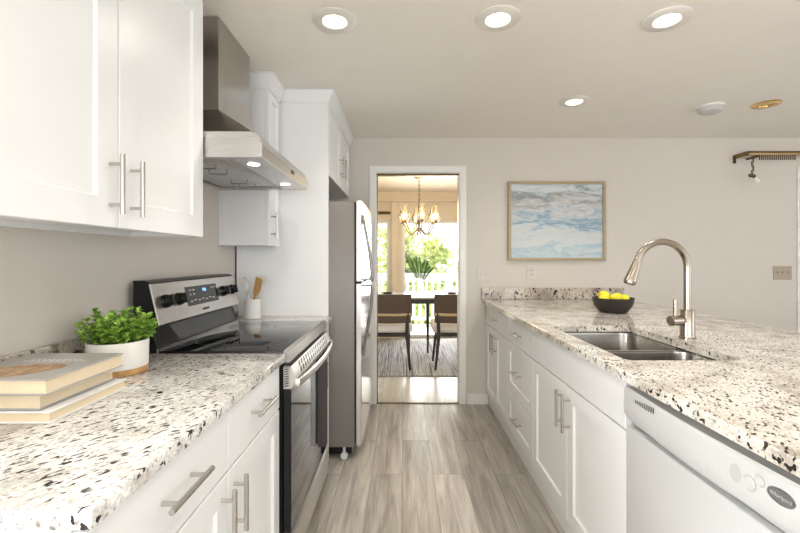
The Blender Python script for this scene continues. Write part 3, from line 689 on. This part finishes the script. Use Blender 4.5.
# peninsula worktop with a sink cut-out, backsplash
EX, EX2 = .695, 1.925
SX0, SX1, SY0, SY1 = .780, 1.19, 1.446, 2.19
def rrect(x0, x1, y0, y1, r, n=8):
    pts = []
    for cx, cy, a0 in ((x1-r, y1-r, 0), (x0+r, y1-r, PI/2), (x0+r, y0+r, PI), (x1-r, y0+r, 3*PI/2)):
        for i in range(n+1): a = a0+PI/2*i/n; pts.append((cx+r*math.cos(a), cy+r*math.sin(a)))
    return pts
t = thing('worktop', 'long granite peninsula worktop with the sink cut into it', 'countertop', (1.3, 2.0, .88))
mb = MB(); hole = rrect(SX0, SX1, SY0, SY1, .028); outer = [(EX, .40), (EX2, .40), (EX2, YB-.001), (EX, YB-.001)]
def cutslab(mb, outer, hole, z0, z1, inset=.003):
    bm = mb.bm
    def loop(pts, z): vs = [bm.verts.new((x, y, z)) for x, y in pts]; return vs, [bm.edges.new((vs[i], vs[(i+1) % len(vs)])) for i in range(len(vs))]
    cx = sum(p[0] for p in outer)/4; cy = sum(p[1] for p in outer)/4
    oi = [(x-math.copysign(inset, x-cx), y-math.copysign(inset, y-cy)) for x, y in outer]
    L1, e1 = loop(oi, z1); L2, e2 = loop(hole, z1); bmesh.ops.triangle_fill(bm, edges=e1+e2, use_beauty=True)
    L3, e3 = loop(outer, z0); L4, e4 = loop(hole, z0); bmesh.ops.triangle_fill(bm, edges=e3+e4, use_beauty=True)
    L5 = [bm.verts.new((x, y, z1-inset)) for x, y in outer]
    for A, B in ((L3, L5), (L5, L1), (L4, L2)):
        for i in range(len(A)): bm.faces.new([A[i], A[(i+1) % len(A)], B[(i+1) % len(A)], B[i]])
cutslab(mb, outer, hole, .88, .91)
obj('slab', mb, M['granite_warm'], t, False)
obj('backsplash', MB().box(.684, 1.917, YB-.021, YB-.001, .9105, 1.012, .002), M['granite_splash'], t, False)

# sink
t = thing('kitchen_sink', 'stainless double bowl sink set under the peninsula worktop', 'sink', (.97, 1.8, .66))
def bowl_mesh(x0, x1, y0, y1, zt, zb, r=.06):
    mb = MB(); st = [(0, zt), (.002, zt-.01), (.004, zb+.04), (.012, zb+.015), (.035, zb), (.10, zb-.004)]; rings = []
    for ins, z in st: rings.append([mb.bm.verts.new((x, y, z)) for x, y in rrect(x0+ins, x1-ins, y0+ins, y1-ins, max(.02, r-ins*.3), 8)])
    for A, B in zip(rings, rings[1:]):
        for i in range(len(A)): mb.bm.faces.new([A[i], A[(i+1) % len(A)], B[(i+1) % len(A)], B[i]])
    mb.bm.faces.new(rings[-1]); return mb
DYv = 1.765
mb = MB(); 
b1 = obj('near_bowl', bowl_mesh(SX0-.006, SX1+.006, SY0-.006, DYv-.008, .872, .70), M['sink'], t)
b2 = obj('far_bowl', bowl_mesh(SX0-.006, SX1+.006, DYv+.008, SY1+.006, .872, .70), M['sink'], t)
obj('rim', MB().box(SX0-.02, SX0-.006, SY0-.02, SY1+.02, .872, .8785).box(SX1+.006, SX1+.02, SY0-.02, SY1+.02, .872, .8785).box(SX0-.006, SX1+.006, SY0-.02, SY0-.006, .872, .8785).box(SX0-.006, SX1+.006, SY1+.006, SY1+.02, .872, .8785).box(SX0-.006, SX1+.006, DYv-.009, DYv+.009, .868, .8745, .002), M['sink'], t, False)
for y in ((SY0+DYv)/2, (SY1+DYv)/2): obj('drain', MB().lathe([(0, .6965), (.035, .6965), (.043, .699), (.045, .697)], (.985, y, 0), 28), M['nickel'], t)

# faucet
FXc, FYc = 1.262, 1.843
t = thing('faucet', 'brushed nickel gooseneck pull-down faucet behind the sink', 'faucet', (FXc, FYc, .91))
obj('base', MB().lathe([(.0, .9105), (.034, .9105), (.034, .916), (.030, .920), (.0285, .93), (.0285, 1.034), (.026, 1.038), (0, 1.038)], (FXc, FYc, 0), 32), M['faucet'], t)
ar = []
R = .116
for i in range(8): ar.append((FXc, FYc, 1.038+(1.222-1.038)*i/8))
for i in range(25):
    a = PI*i/24*.90; ar.append((FXc-R+R*math.cos(a), FYc-.012*(i/24), 1.222+R*math.sin(a)))
lx, ly, lz = ar[-1]; td = (Vector(ar[-1])-Vector(ar[-2])).normalized()
obj('neck', MB().tube(ar, .0148, 20), M['faucet'], t)
p0 = Vector(ar[-1]); hd = MB().cyl(p0-td*.002, p0+td*.008, .0158, .0158, 28).cyl(p0+td*.008, p0+td*.10, .0165, .0255, 28).cyl(p0+td*.10, p0+td*.112, .0255, .0235, 28)
sh = obj('spray_head', hd, M['faucet'], t); obj('nozzle', MB().cyl(p0+td*.1122, p0+td*.1145, .019, n=24), M['knob'], sh)
lv = Vector((-.96, -.28, 0)).normalized(); q0 = Vector((FXc, FYc, .992))
hdl = obj('handle_barrel', MB().cyl(q0+lv*.022, q0+lv*.044, .017, .022, 24).cyl(q0+lv*.044, q0+lv*.094, .022, .022, 24).cyl(q0+lv*.094, q0+lv*.097, .022, .019, 24), M['faucet'], t)
q1 = q0+lv*.070; obj('lever', MB().cyl(q1+Vector((0, 0, .018)), q1+Vector((0, 0, .092)), .0082, .0078, 16), M['faucet'], hdl)

# ------------------------------------------------------------------ bowl with lemons
BX, BY = 1.392, 2.75
t = tag(obj('fruit_bowl', MB().lathe([(0, .9105), (.075, .9105), (.085, .915), (.116, .955), (.127, 1.004), (.128, 1.007), (.124, 1.007), (.112, .957), (.08, .921), (0, .919)], (BX, BY, 0), 48), M['bowl'], origin=(BX, BY, .91)), 'dark brown bowl holding lemons on the peninsula', 'bowl')
def lemon(lab, x, y, z, rz, tilt=0):
    prof = []
    for i in range(17):
        a = -PI/2+PI*i/16; r = .031*math.cos(a)**.85 if abs(math.cos(a)) > 1e-6 else 0; zz = .039*math.sin(a)
        if i in (0, 16): zz *= 1.13
        if i in (1, 15): r = .008; zz *= 1.06
        prof.append((r if i not in (0, 16) else 0, zz))
    mt = Matrix.Translation((x, y, z)) @ Matrix.Rotation(rz, 4, 'Z') @ Matrix.Rotation(PI/2+tilt, 4, 'Y')
    return tag(obj('lemon', MB().lathe(prof, n=24, mat=mt), M['lemon'], origin=(x, y, z)), lab, 'lemon', 'lemons in the bowl')
lemon('yellow lemon lying leftmost in the dark bowl', BX-.068, BY-.020, 1.000, .4)
lemon('yellow lemon piled highest in the bowl, second from left', BX-.040, BY+.042, 1.016, 2.2)
lemon('largest looking yellow lemon at the front middle of the bowl', BX+.008, BY-.035, 1.008, .15)
lemon('yellow lemon lying rightmost in the dark bowl', BX+.072, BY-.008, .998, 1.3)
lemon('yellow lemon at the back right of the bowl, behind the front middle one', BX+.038, BY+.050, .997, .7)

# ------------------------------------------------------------------ books
def book(lab, x0, x1, y0, y1, z0, z1, cov, spine_cov=None, th=.0035, lip=.004, grp='books on the left worktop'):
    t = thing('hardcover_book', lab, 'book', ((x0+x1)/2, (y0+y1)/2, z0), grp)
    c = MB().box(x0, x1, y0, y1, z0, z0+th, .001).box(x0, x1, y0, y1, z1-th, z1, .001).box(x0, x0+th, y0, y1, z0+th, z1-th)
    obj('cover', c, cov, t, False)
    obj('page_block', MB().box(x0+th+.001, x1-lip, y0+lip, y1-lip, z0+th, z1-th), M['pages'], t, False)
    return t
bz = .9105
book('thinnest hardcover book at the bottom of the stack, pale cover', -.985, -.753, .888, 1.137, bz, bz+.026, M['cover_white'])
b_ = book('hardcover book with dark blue back, in the middle of the stack', -1.01, -.780, .895, 1.128, bz+.0265, bz+.061, M['cover'])
obj('back_board', MB().box(-1.0, -.779, .894, 1.129, bz+.0262, bz+.0266), M['cover_blue'], b_, False)
tb = book('grey hardcover book with a sandy cover picture on top of the stack', -1.0, -.758, .884, 1.131, bz+.0615, bz+.0965, M['cover'])
zt = bz+.0966
pp = [(-.998, .900), (-.93, .897), (-.872, .899), (-.838, .915), (-.815, .945), (-.800, .980), (-.803, 1.0), (-.825, 1.013), (-.86, 1.016), (-.90, 1.008), (-.94, .985), (-.998, .955)]
obj('cover_picture', MB().prism(pp, 'z', zt, zt+.0003), M['coverpic'], tb, False, label='brown sandy picture printed on the cover')
m = MB()
for i in range(10): m.box(-.95+i*.016, -.95+i*.016+.010, 1.04, 1.046, zt, zt+.0002).box(-.94+i*.013, -.94+i*.013+.008, 1.056, 1.060, zt, zt+.0002)
obj('title_print', m, M['cover_print'], tb, False)

# ------------------------------------------------------------------ potted herb
HX, HY = -.888, 1.300
t = thing('potted_herb', 'leafy green herb in a white pot with a wooden base', 'plant', (HX, HY, .91))
obj('wooden_base', MB().lathe([(0, .9105), (.080, .9105), (.081, .912), (.081, .928), (0, .928)], (HX, HY, 0), 48), M['basewood'], t)
obj('pot', MB().lathe([(0, .9282), (.0795, .9282), (.081, .930), (.083, 1.008), (.082, 1.010), (.077, 1.010), (.0755, .998), (0, .995)], (HX, HY, 0), 56), M['ceramic'], t)
obj('soil', MB().lathe([(0, .999), (.0752, .998)], (HX, HY, 0), 32), M['soil'], t)
rnd = random.Random(5); lm = MB(); sm = MB()
def leaf(mb, p, d, up, ln, wd):
    s = d.cross(up).normalized(); u = s.cross(d).normalized()
    b, m_, e_ = p, p+d*ln*.5, p+d*ln-u*ln*.15
    v = [mb.bm.verts.new(q) for q in (b, m_+s*wd*.5+u*wd*.18, e_, m_-s*wd*.5+u*wd*.18, m_)]
    mb.bm.faces.new([v[0], v[1], v[4]]); mb.bm.faces.new([v[1], v[2], v[4]]); mb.bm.faces.new([v[0], v[4], v[3]]); mb.bm.faces.new([v[4], v[2], v[3]])
for k in range(95):
    a = rnd.uniform(0, 2*PI); r = .073*math.sqrt(rnd.random()); x = HX+r*math.cos(a); y = HY+r*math.sin(a)
    lean = Vector((math.cos(a)*r/.073*.5+rnd.gauss(0, .1), math.sin(a)*r/.073*.5+rnd.gauss(0, .1), 1)).normalized()
    hgt = rnd.uniform(.055, .118)*(1.0-.3*(r/.073)**2); p0 = Vector((x, y, .995)); p1 = p0+lean*hgt
    if p1.x < XL+.025: p1.x = XL+.025
    sm.tube([p0, (p0+p1)/2+Vector((0, 0, .002)), p1], .0011, 5)
    for j in range(5):
        f = .35+.65*j/4; p = p0+(p1-p0)*f
        for q in range(4 if j == 4 else 2):
            an = rnd.uniform(0, 2*PI); el = rnd.uniform(.05, .7) if j < 4 else rnd.uniform(.4, 1.1)
            d = Vector((math.cos(an)*math.cos(el), math.sin(an)*math.cos(el), math.sin(el)))
            if p.x < XL+.05 and d.x < 0: d.x *= -1
            s_ = rnd.uniform(.75, 1.2)*(1 if j < 4 else .8)
            leaf(lm, p, d, Vector((0, 0, 1.001)), .025*s_, .019*s_)
obj('foliage', lm, M['herb'], t, False); obj('stems', sm, M['herbstem'], t)

# ------------------------------------------------------------------ utensil crock
UX_, UY_ = -.893, 2.475
tag(obj('utensil_crock', MB().lathe([(0, .9105), (.049, .9105), (.051, .913), (.0445, 1.022), (.0435, 1.024), (.039, 1.022), (.0445, .920), (0, .918)], (UX_, UY_, 0), 40), M['ceramic'], origin=(UX_, UY_, .91)), 'white tapered crock of utensils in the corner beside the range', 'crock')
t = thing('whisk', 'wire balloon whisk leaning left in the white crock', 'whisk', (UX_-.02, UY_, .92))
a0 = Vector((UX_+.008, UY_-.005, .925)); a1 = Vector((UX_-.026, UY_, 1.05)); dw = (a1-a0).normalized()
obj('grip', MB().cyl(a0, a1, .0055, .0045, 14), M['wire'], t)
wm = MB(); s1 = dw.cross(Vector((0, 1, 0))).normalized(); s2 = dw.cross(s1)
for k in range(4):
    an = k*PI/4; sd = s1*math.cos(an)+s2*math.sin(an); pts = []
    for i in range(21):
        u = i/20*2-1; al = 1-abs(u)**2.2; wid = .025*math.sin(PI*min(1, (al)**.6)) if False else .025*math.sin(PI/2*u)*(abs(al)**.35+.001) if abs(u) < 1 else 0
        pts.append(a1+dw*.105*al+sd*(.003*(1 if u > 0 else -1)*abs(u)+wid))
    wm.tube(pts, .0009, 6)
obj('wire_loops', wm, M['wire'], t)
t = thing('wooden_spatula', 'orange brown wooden spatula standing in the middle of the crock', 'spatula', (UX_, UY_, .92))
def flatpaddle(pts, mat_fn, th):
    mb = MB(); mb.prism(pts, 'y', -th/2, th/2); return mb.xf(mat_fn)
mtx = Matrix.Translation((UX_-.016, UY_+.004, .924)) @ Matrix.Rotation(math.radians(14), 4, 'Y')
obj('grip', flatpaddle([(-.006, 0), (.006, 0), (.007, .12), (-.007, .12)], mtx, .007), M['spatula'], t, False)
obj('blade', flatpaddle([(-.007, .1202), (.007, .1202), (.022, .15), (.024, .225), (-.020, .236), (-.016, .15)], mtx, .006), M['spatula'], t, False)
t = thing('wooden_spoon', 'pale wooden spoon leaning right behind the spatula in the crock', 'spoon', (UX_, UY_, .92))
p0 = Vector((UX_-.008, UY_+.022, .924)); p1 = Vector((UX_+.042, UY_+.028, 1.11)); dd = (p1-p0).normalized()
obj('grip', MB().cyl(p0, p1, .0048, .0042, 12), M['spoonwood'], t); 
obj('spoon_head', MB().sphere(p1+dd*.026, .028, 20, (.7, .28, 1.0), dd.to_track_quat('Z', 'Y').to_matrix().to_4x4()), M['spoonwood'], t)

# ------------------------------------------------------------------ back wall: painting, switch plates, curtain rod
t = thing('framed_painting', 'abstract blue and white seascape painting in a thin champagne frame', 'painting', (1.333, YB, 1.25))
x0, x1, z0, z1, fw = .913, 1.755, 1.247, 1.931, .024
obj('frame', MB().box(x0, x0+fw, YB-.034, YB-.001, z0, z1, .002).box(x1-fw, x1, YB-.034, YB-.001, z0, z1, .002).box(x0+fw, x1-fw, YB-.034, YB-.001, z0, z0+fw, .002).box(x0+fw, x1-fw, YB-.034, YB-.001, z1-fw, z1, .002), M['frame'], t, False)
obj('canvas', MB().box(x0+fw, x1-fw, YB-.020, YB-.002, z0+fw, z1-fw), M['art'], t, False)
def plate(name, lab, x, z, wd, hg, mat, kind, nsw, grp):
    t = thing(name, lab, 'switch' if kind == 's' else 'outlet', (x, YB, z), grp)
    obj('cover_plate', MB().box(x-wd/2, x+wd/2, YB-.006, YB-.0005, z-hg/2, z+hg/2, .002), mat, t, False)
    for i in range(nsw):
        cx = x+(i-(nsw-1)/2)*.046
        if kind == 's':
            obj('toggle', MB().box(cx-.005, cx+.005, YB-.016, YB-.006, z-.004, z+.012, .001), mat, t, False)
        else:
            o = obj('receptacle', MB().box(cx-.017, cx+.017, YB-.0075, YB-.006, z+.006, z+.036, .003).box(cx-.017, cx+.017, YB-.0075, YB-.006, z-.036, z-.006, .003), mat, t, False)
            obj('slots', MB().box(cx-.008, cx-.005, YB-.0078, YB-.0073, z+.015, z+.027).box(cx+.005, cx+.008, YB-.0078, YB-.0073, z+.015, z+.027).box(cx-.008, cx-.005, YB-.0078, YB-.0073, z-.027, z-.015).box(cx+.005, cx+.008, YB-.0078, YB-.0073, z-.027, z-.015), M['darkgap'], o, False)
plate('light_switch', 'white double switch plate on the wall between doorway and painting', .705, 1.125, .116, .116, M['plate_pl'], 's', 2, 'wall plates')
plate('wall_outlet', 'white outlet plate on the wall below the painting', 1.113, 1.142, .072, .116, M['plate_pl'], 'o', 1, 'wall plates')
plate('light_switch', 'beige triple switch plate on the wall at the right', 3.30, 1.14, .160, .118, M['switch_beige'], 's', 3, 'wall plates')
t = thing('curtain_rod', 'brass traverse curtain rod mounted high on the back wall at the right', 'curtain rod', (3.2, YB, 2.15))
ry = YB-.13
obj('rod', MB().tube([(2.89, YB-.001, 2.148), (2.89, ry+.02, 2.148), (2.905, ry, 2.148), (2.93, ry, 2.148), (4.4, ry, 2.148)], .019, 12, flat=.5), M['brass'], t)
obj('mounting_bracket', MB().box(2.872, 2.892, YB-.012, YB-.001, 2.09, 2.16).box(2.985, 3.0, ry+.01, YB-.001, 2.12, 2.135), M['brass_dk'], t, False)
for i in range(18):
    x = 2.99+i*.0175; obj('glide_hook', MB().box(x, x+.006, ry-.003, ry+.003, 2.092, 2.1295), M['brass_dk'], t, False)
t2 = thing('cord_tassel', 'knotted bronze cord with white pull hanging from the curtain rod end', 'curtain cord', (2.935, ry, 1.98))
cpts = [(2.935+.008*math.sin(i*1.1), ry+.006*math.cos(i*1.1), 2.126-i*.0125) for i in range(13)]
obj('cord', MB().tube(cpts, .0045, 6).tube([(p[0]*2-2*2.935+2.935-.0*i, p[1], p[2]) if False else (2.935-.008*math.sin(i*1.1), p[1], p[2]) for i, p in enumerate(cpts)], .0035, 6), M['brass_dk'], t2)
obj('knot', MB().sphere((2.925, ry, 1.962), .022, 14, (1.2, .8, .8)).sphere((2.945, ry, 1.955), .016, 12), M['brass_dk'], t2)
obj('pull_bell', MB().cyl((2.955, ry, 1.945), (2.975, ry-.004, 1.905), .010, .019, 16), M['trim'], t2)

# ------------------------------------------------------------------ ceiling: recessed lights, smoke detector
def downlight(lab, x, y, r=.098, lit=True, power=16):
    t = thing('recessed_light', lab, 'ceiling light', (x, y, H), 'recessed ceiling lights')
    trim_m = M['ring_white'] if lit else M['goldtrim']
    obj('trim_ring', MB().lathe([(r, H-.001), (r, H-.004), (r*.94, H-.008), (r*.56, H-.010), (r*.52, H-.006), (r*.52, H-.001)], (x, y, 0), 48), trim_m, t)
    if lit:
        obj('lamp_lens', MB().lathe([(0, H-.012), (r*.38, H-.010), (r*.51, H-.005), (r*.51, H-.002)], (x, y, 0), 40), M['downlight'], t)
        light('downlight_spot', 'SPOT', (x, y, H-.03), (0, 0, 0), power, (1, .94, .84), spot_size=2.5, spot_blend=.8, shadow_soft_size=.06).parent = None
    else:
        obj('reflector', MB().lathe([(r*.61, H-.003), (r*.4, H-.0015), (0, H-.001)], (x, y, 0), 40), M['goldtrim'], t)
downlight('lit recessed light in the ceiling nearest the range hood, leftmost of the row', -.298, 1.83)
downlight('lit recessed light in the ceiling over the aisle, middle of the near row', .416, 1.815)
downlight('lit recessed light in the ceiling over the sink, rightmost of the near row', 1.157, 1.82)
downlight('lit recessed light in the ceiling farther back, alone above the painting', 1.144, 2.77)
for lab_, x_ in (('left', -.298), ('middle', .416), ('right', 1.157)):  # unseen downlights added to brighten the near worktop
    downlight('added unseen recessed light overhead behind the near ceiling row, %s one of three' % lab_, x_, .25)
downlight('unlit recessed light with a gold reflector near the smoke detector', 2.467, 2.824, .085, False)
t = thing('smoke_detector', 'round white smoke detector on the ceiling left of the gold light', 'smoke detector', (2.118, 2.86, H))
obj('mounting_base', MB().lathe([(.078, H-.001), (.080, H-.012), (.070, H-.014), (0, H-.014)], (2.118, 2.86, 0), 36), M['trim'], t)
obj('housing', MB().lathe([(.069, H-.0145), (.069, H-.040), (.055, H-.048), (0, H-.050)], (2.118, 2.86, 0), 36), M['white_pl'], t)

# ------------------------------------------------------------------ dining room
tag(obj('striped_rug', MB().box(-1.5, 2.1, 4.46, 6.40, .0005, .012, .003), M['rug'], None, False), 'grey and white striped rug under the dining table', 'rug')
t = thing('dining_table', 'dining table with pale top and dark apron on the striped rug', 'table', (.21, 5.6, .012))
TY0, TY1, TZ = 5.16, 6.12, .785
obj('tabletop', MB().box(-.85, 1.3, TY0, TY1, TZ-.025, TZ, .004), M['tabletop'], t, False)
obj('apron', MB().box(-.80, 1.25, TY0+.03, TY1-.03, TZ-.085, TZ-.026), M['chairwood'], t, False)
for x in (-.72, .085, .335, 1.15):
    for y in ((TY0+.36, TY1-.12) if x < 0 or x > 1 else (TY0+.36,)): obj('leg', MB().cyl((x, y, .0125), (x, y, TZ-.086), .014, .024, 14), M['chairwood'], t)
def dining_chair(lab, cx, cy, sgn=1):
    """back toward the kitchen (−Y)"""
    t = thing('dining_chair', lab, 'chair', (cx, cy, .012), 'dining chairs at the near side of the table'); z = .0155
    def backfn(zb, zt, lean, depth, w_=.25, curve=.06, th=.022):
        mb = MB(); n = 14; rings = []
        for i in range(n+1):
            u = -1+2*i/n; x = cx+u*w_; yb = cy-.25+curve*u*u
            rings.append([mb.bm.verts.new(q) for q in ((x, yb, zb), (x, yb-lean, zt), (x, yb-lean+th, zt), (x, yb+th, zb))])
        for A, B in zip(rings, rings[1:]):
            for q in range(4): mb.bm.faces.new([A[q], A[(q+1) % 4], B[(q+1) % 4], B[q]])
        mb.bm.faces.new(rings[0][::-1]); mb.bm.faces.new(rings[-1]); return mb
    obj('backrest', backfn(.655, .865, .025, 0), M['chairback'], t)
    obj('back_rail', backfn(.625, .653, .004, 0, .255, .06, .026), M['tanwood'], t, label='pale wooden rail')
    obj('lower_back', backfn(.545, .624, .004, 0, .245, .06, .02), M['chairback'], t)
    sm_ = MB().box(cx-.265, cx+.265, cy-.19, cy+.26, .425, .530, .035, 4); obj('seat', sm_, M['seatfab'], t)
    obj('seat_frame', MB().box(cx-.215, cx+.215, cy-.19, cy+.21, .385, .424, .006), M['chairwood'], t, False)
    for s in (-1, 1):
        obj('leg', MB().tube([(cx+s*.235, cy-.20, z), (cx+s*.200, cy-.222, .40), (cx+s*.205, cy-.205, .56), (cx+s*.215, cy-.180, .80)], [.013, .021, .020, .013], 12), M['chairwood'], t)
        obj('leg', MB().tube([(cx+s*.235, cy+.22, z), (cx+s*.195, cy+.19, .40)], [.012, .020], 12), M['chairwood'], t)
dining_chair('brown backed dining chair with cream seat, left of the pair at the table', -.150, 4.86)
dining_chair('brown backed dining chair with cream seat, right of the pair at the table', .605, 4.86)
def setting(lab1, lab2, x, y):
    tag(obj('dinner_plate', MB().lathe([(0, TZ+.001), (.08, TZ+.001), (.135, TZ+.014), (.137, TZ+.016), (.08, TZ+.006), (0, TZ+.005)], (x, y, 0), 36), M['plate'], origin=(x, y, TZ)), lab1, 'plate', 'plates on the dining table')
    tag(obj('serving_bowl', MB().lathe([(0, TZ+.0065), (.045, TZ+.0065), (.085, TZ+.03), (.083, TZ+.031), (.045, TZ+.012), (0, TZ+.011)], (x, y, 0), 32), M['darkcloth'], origin=(x, y, TZ)), lab2, 'bowl', 'dark bowls on the dining table')
setting('white plate on the dining table left of the vase', 'dark shallow bowl on the plate left of the vase', -.20, 5.55)
setting('white plate on the dining table right of the vase', 'dark shallow bowl on the plate right of the vase', .66, 5.55)
VX, VY = .245, 5.72
tag(obj('glass_vase', MB().lathe([(0, TZ+.001), (.045, TZ+.001), (.048, TZ+.004), (.045, TZ+.06), (.034, TZ+.15), (.036, TZ+.20), (.033, TZ+.20), (.031, TZ+.15), (.042, TZ+.06), (.044, TZ+.010), (0, TZ+.009)], (VX, VY, 0), 32), M['vase'], origin=(VX, VY, TZ)), 'slim clear vase with palm fronds on the dining table', 'vase')
for (lab, ax, ay, ln) in (('palm frond in the vase leaning far left', -.17, .03, .33), ('palm frond in the vase leaning slightly left', -.10, -.03, .28), ('upright palm frond standing in the middle of the vase', -.03, .05, .31), ('palm frond in the vase leaning right', .07, .0, .25), ('short palm frond low at the right of the vase', .13, -.04, .17)):
    t = thing('palm_frond', lab, 'leaf', (VX, VY, TZ+.05), 'palm fronds in the vase')
    b0 = Vector((VX, VY, TZ+.03)); tip = Vector((VX+ax, VY+ay, TZ+.16+ln)); md_ = Vector((VX+ax*.25, VY+ay*.25, TZ+.21)); pts = []
    for i in range(17):
        k = i/16; pts.append(b0*(1-k)**2+md_*2*k*(1-k)+tip*k*k)
    obj('stem', MB().tube(pts, .003, 6), M['palm'], t)
    mb = MB()
    for i in range(7, 17):
      for h_ in (0, .5):
        p = pts[i] if not h_ or i == 16 else (pts[i]+pts[i+1])/2
        tdir = (pts[min(i+1, 16)]-pts[i-1]).normalized()
        for s_ in (-1, 1):
            d = (tdir*1.5+Vector((s_*.8, .25*s_, 0))).normalized(); L_ = .125*(1-.5*abs((i-12)/5))
            u = d.cross(Vector((0, 1, 0))).normalized()*.0042
            mb.poly([p-u*.4, p+d*L_*.5+u, p+d*L_+Vector((0, 0, -.010)), p+d*L_*.5-u])
    obj('leaflets', mb, M['palm'], t, False)
# chandelier
KX, KY = .212, 5.31
t = thing('chandelier', 'bronze chandelier with lit glass hurricane shades over the dining table', 'chandelier', (KX, KY, H))
obj('ceiling_canopy', MB().lathe([(0, H-.001), (.072, H-.001), (.074, H-.012), (.05, H-.024), (.014, H-.04), (0, H-.04)], (KX, KY, 0), 28), M['brass'], t)
ch = MB()
for i in range(11):
    z = H-.052-i*.030; mt = Matrix.Translation((KX, KY, z)) @ Matrix.Rotation(PI/2*(i % 2), 4, 'Z')
    pts = [mt @ Vector((.009*math.cos(a), 0, .020*math.sin(a))) for a in [2*PI*k/12 for k in range(13)]]
    ch.tube(pts, .003, 6)
obj('chain', ch, M['brass_dk'], t)
obj('center_column', MB().lathe([(0, 1.60), (.012, 1.605), (.022, 1.63), (.012, 1.66), (.014, 1.70), (.030, 1.74), (.034, 1.80), (.020, 1.86), (.010, 1.90), (.014, 1.925), (.006, 1.95), (0, 1.955)], (KX, KY, 0), 24), M['brass'], t)
for k in range(6):
    a = k*PI/3+PI/2+.12; dx, dy = math.cos(a), math.sin(a); pts = []
    for i in range(15):
        u = i/14; r = .02+.205*u; z = 1.66-.085*math.sin(PI*min(1, u*1.15))+.055*max(0, u-.6)/.4 
        pts.append((KX+dx*r, KY+dy*r, z))
    arm = obj('arm', MB().tube(pts, .006, 8), M['brass_dk'], t)
    ex, ey, ez = pts[-1]
    obj('candle_cup', MB().lathe([(0, ez), (.016, ez), (.026, ez+.012), (.026, ez+.018), (.010, ez+.02), (.010, ez+.045), (0, ez+.045)], (ex, ey, 0), 18), M['brass'], arm)
    sh = obj('glass_shade', MB().lathe([(.024, ez+.019), (.048, ez+.040), (.062, ez+.080), (.056, ez+.115), (.034, ez+.145), (.028, ez+.20), (.032, ez+.225)], (ex, ey, 0), 24), M['shade'], t)
    obj('bulb', MB().lathe([(0, ez+.0455), (.010, ez+.05), (.017, ez+.08), (.008, ez+.115), (0, ez+.125)], (ex, ey, 0), 14), M['bulb'], arm)
light('chandelier_glow', 'POINT', (KX, KY, 1.80), (0, 0, 0), 12, (1, .76, .45), shadow_soft_size=.2)
t = thing('drapery_rod', 'dark rod above the left dining room window', 'curtain rod', (-.8, DY1-.08, 1.95))
obj('rod', MB().cyl((-1.7, DY1-.08, 1.985), (-.19, DY1-.08, 1.985), .022, n=14), M['brass_dk'], t)
obj('bracket', MB().box(-.27, -.25, DY1-.08, DY1-.001, 1.97, 2.0).box(-1.6, -1.58, DY1-.08, DY1-.001, 1.97, 2.0), M['brass_dk'], t, False)
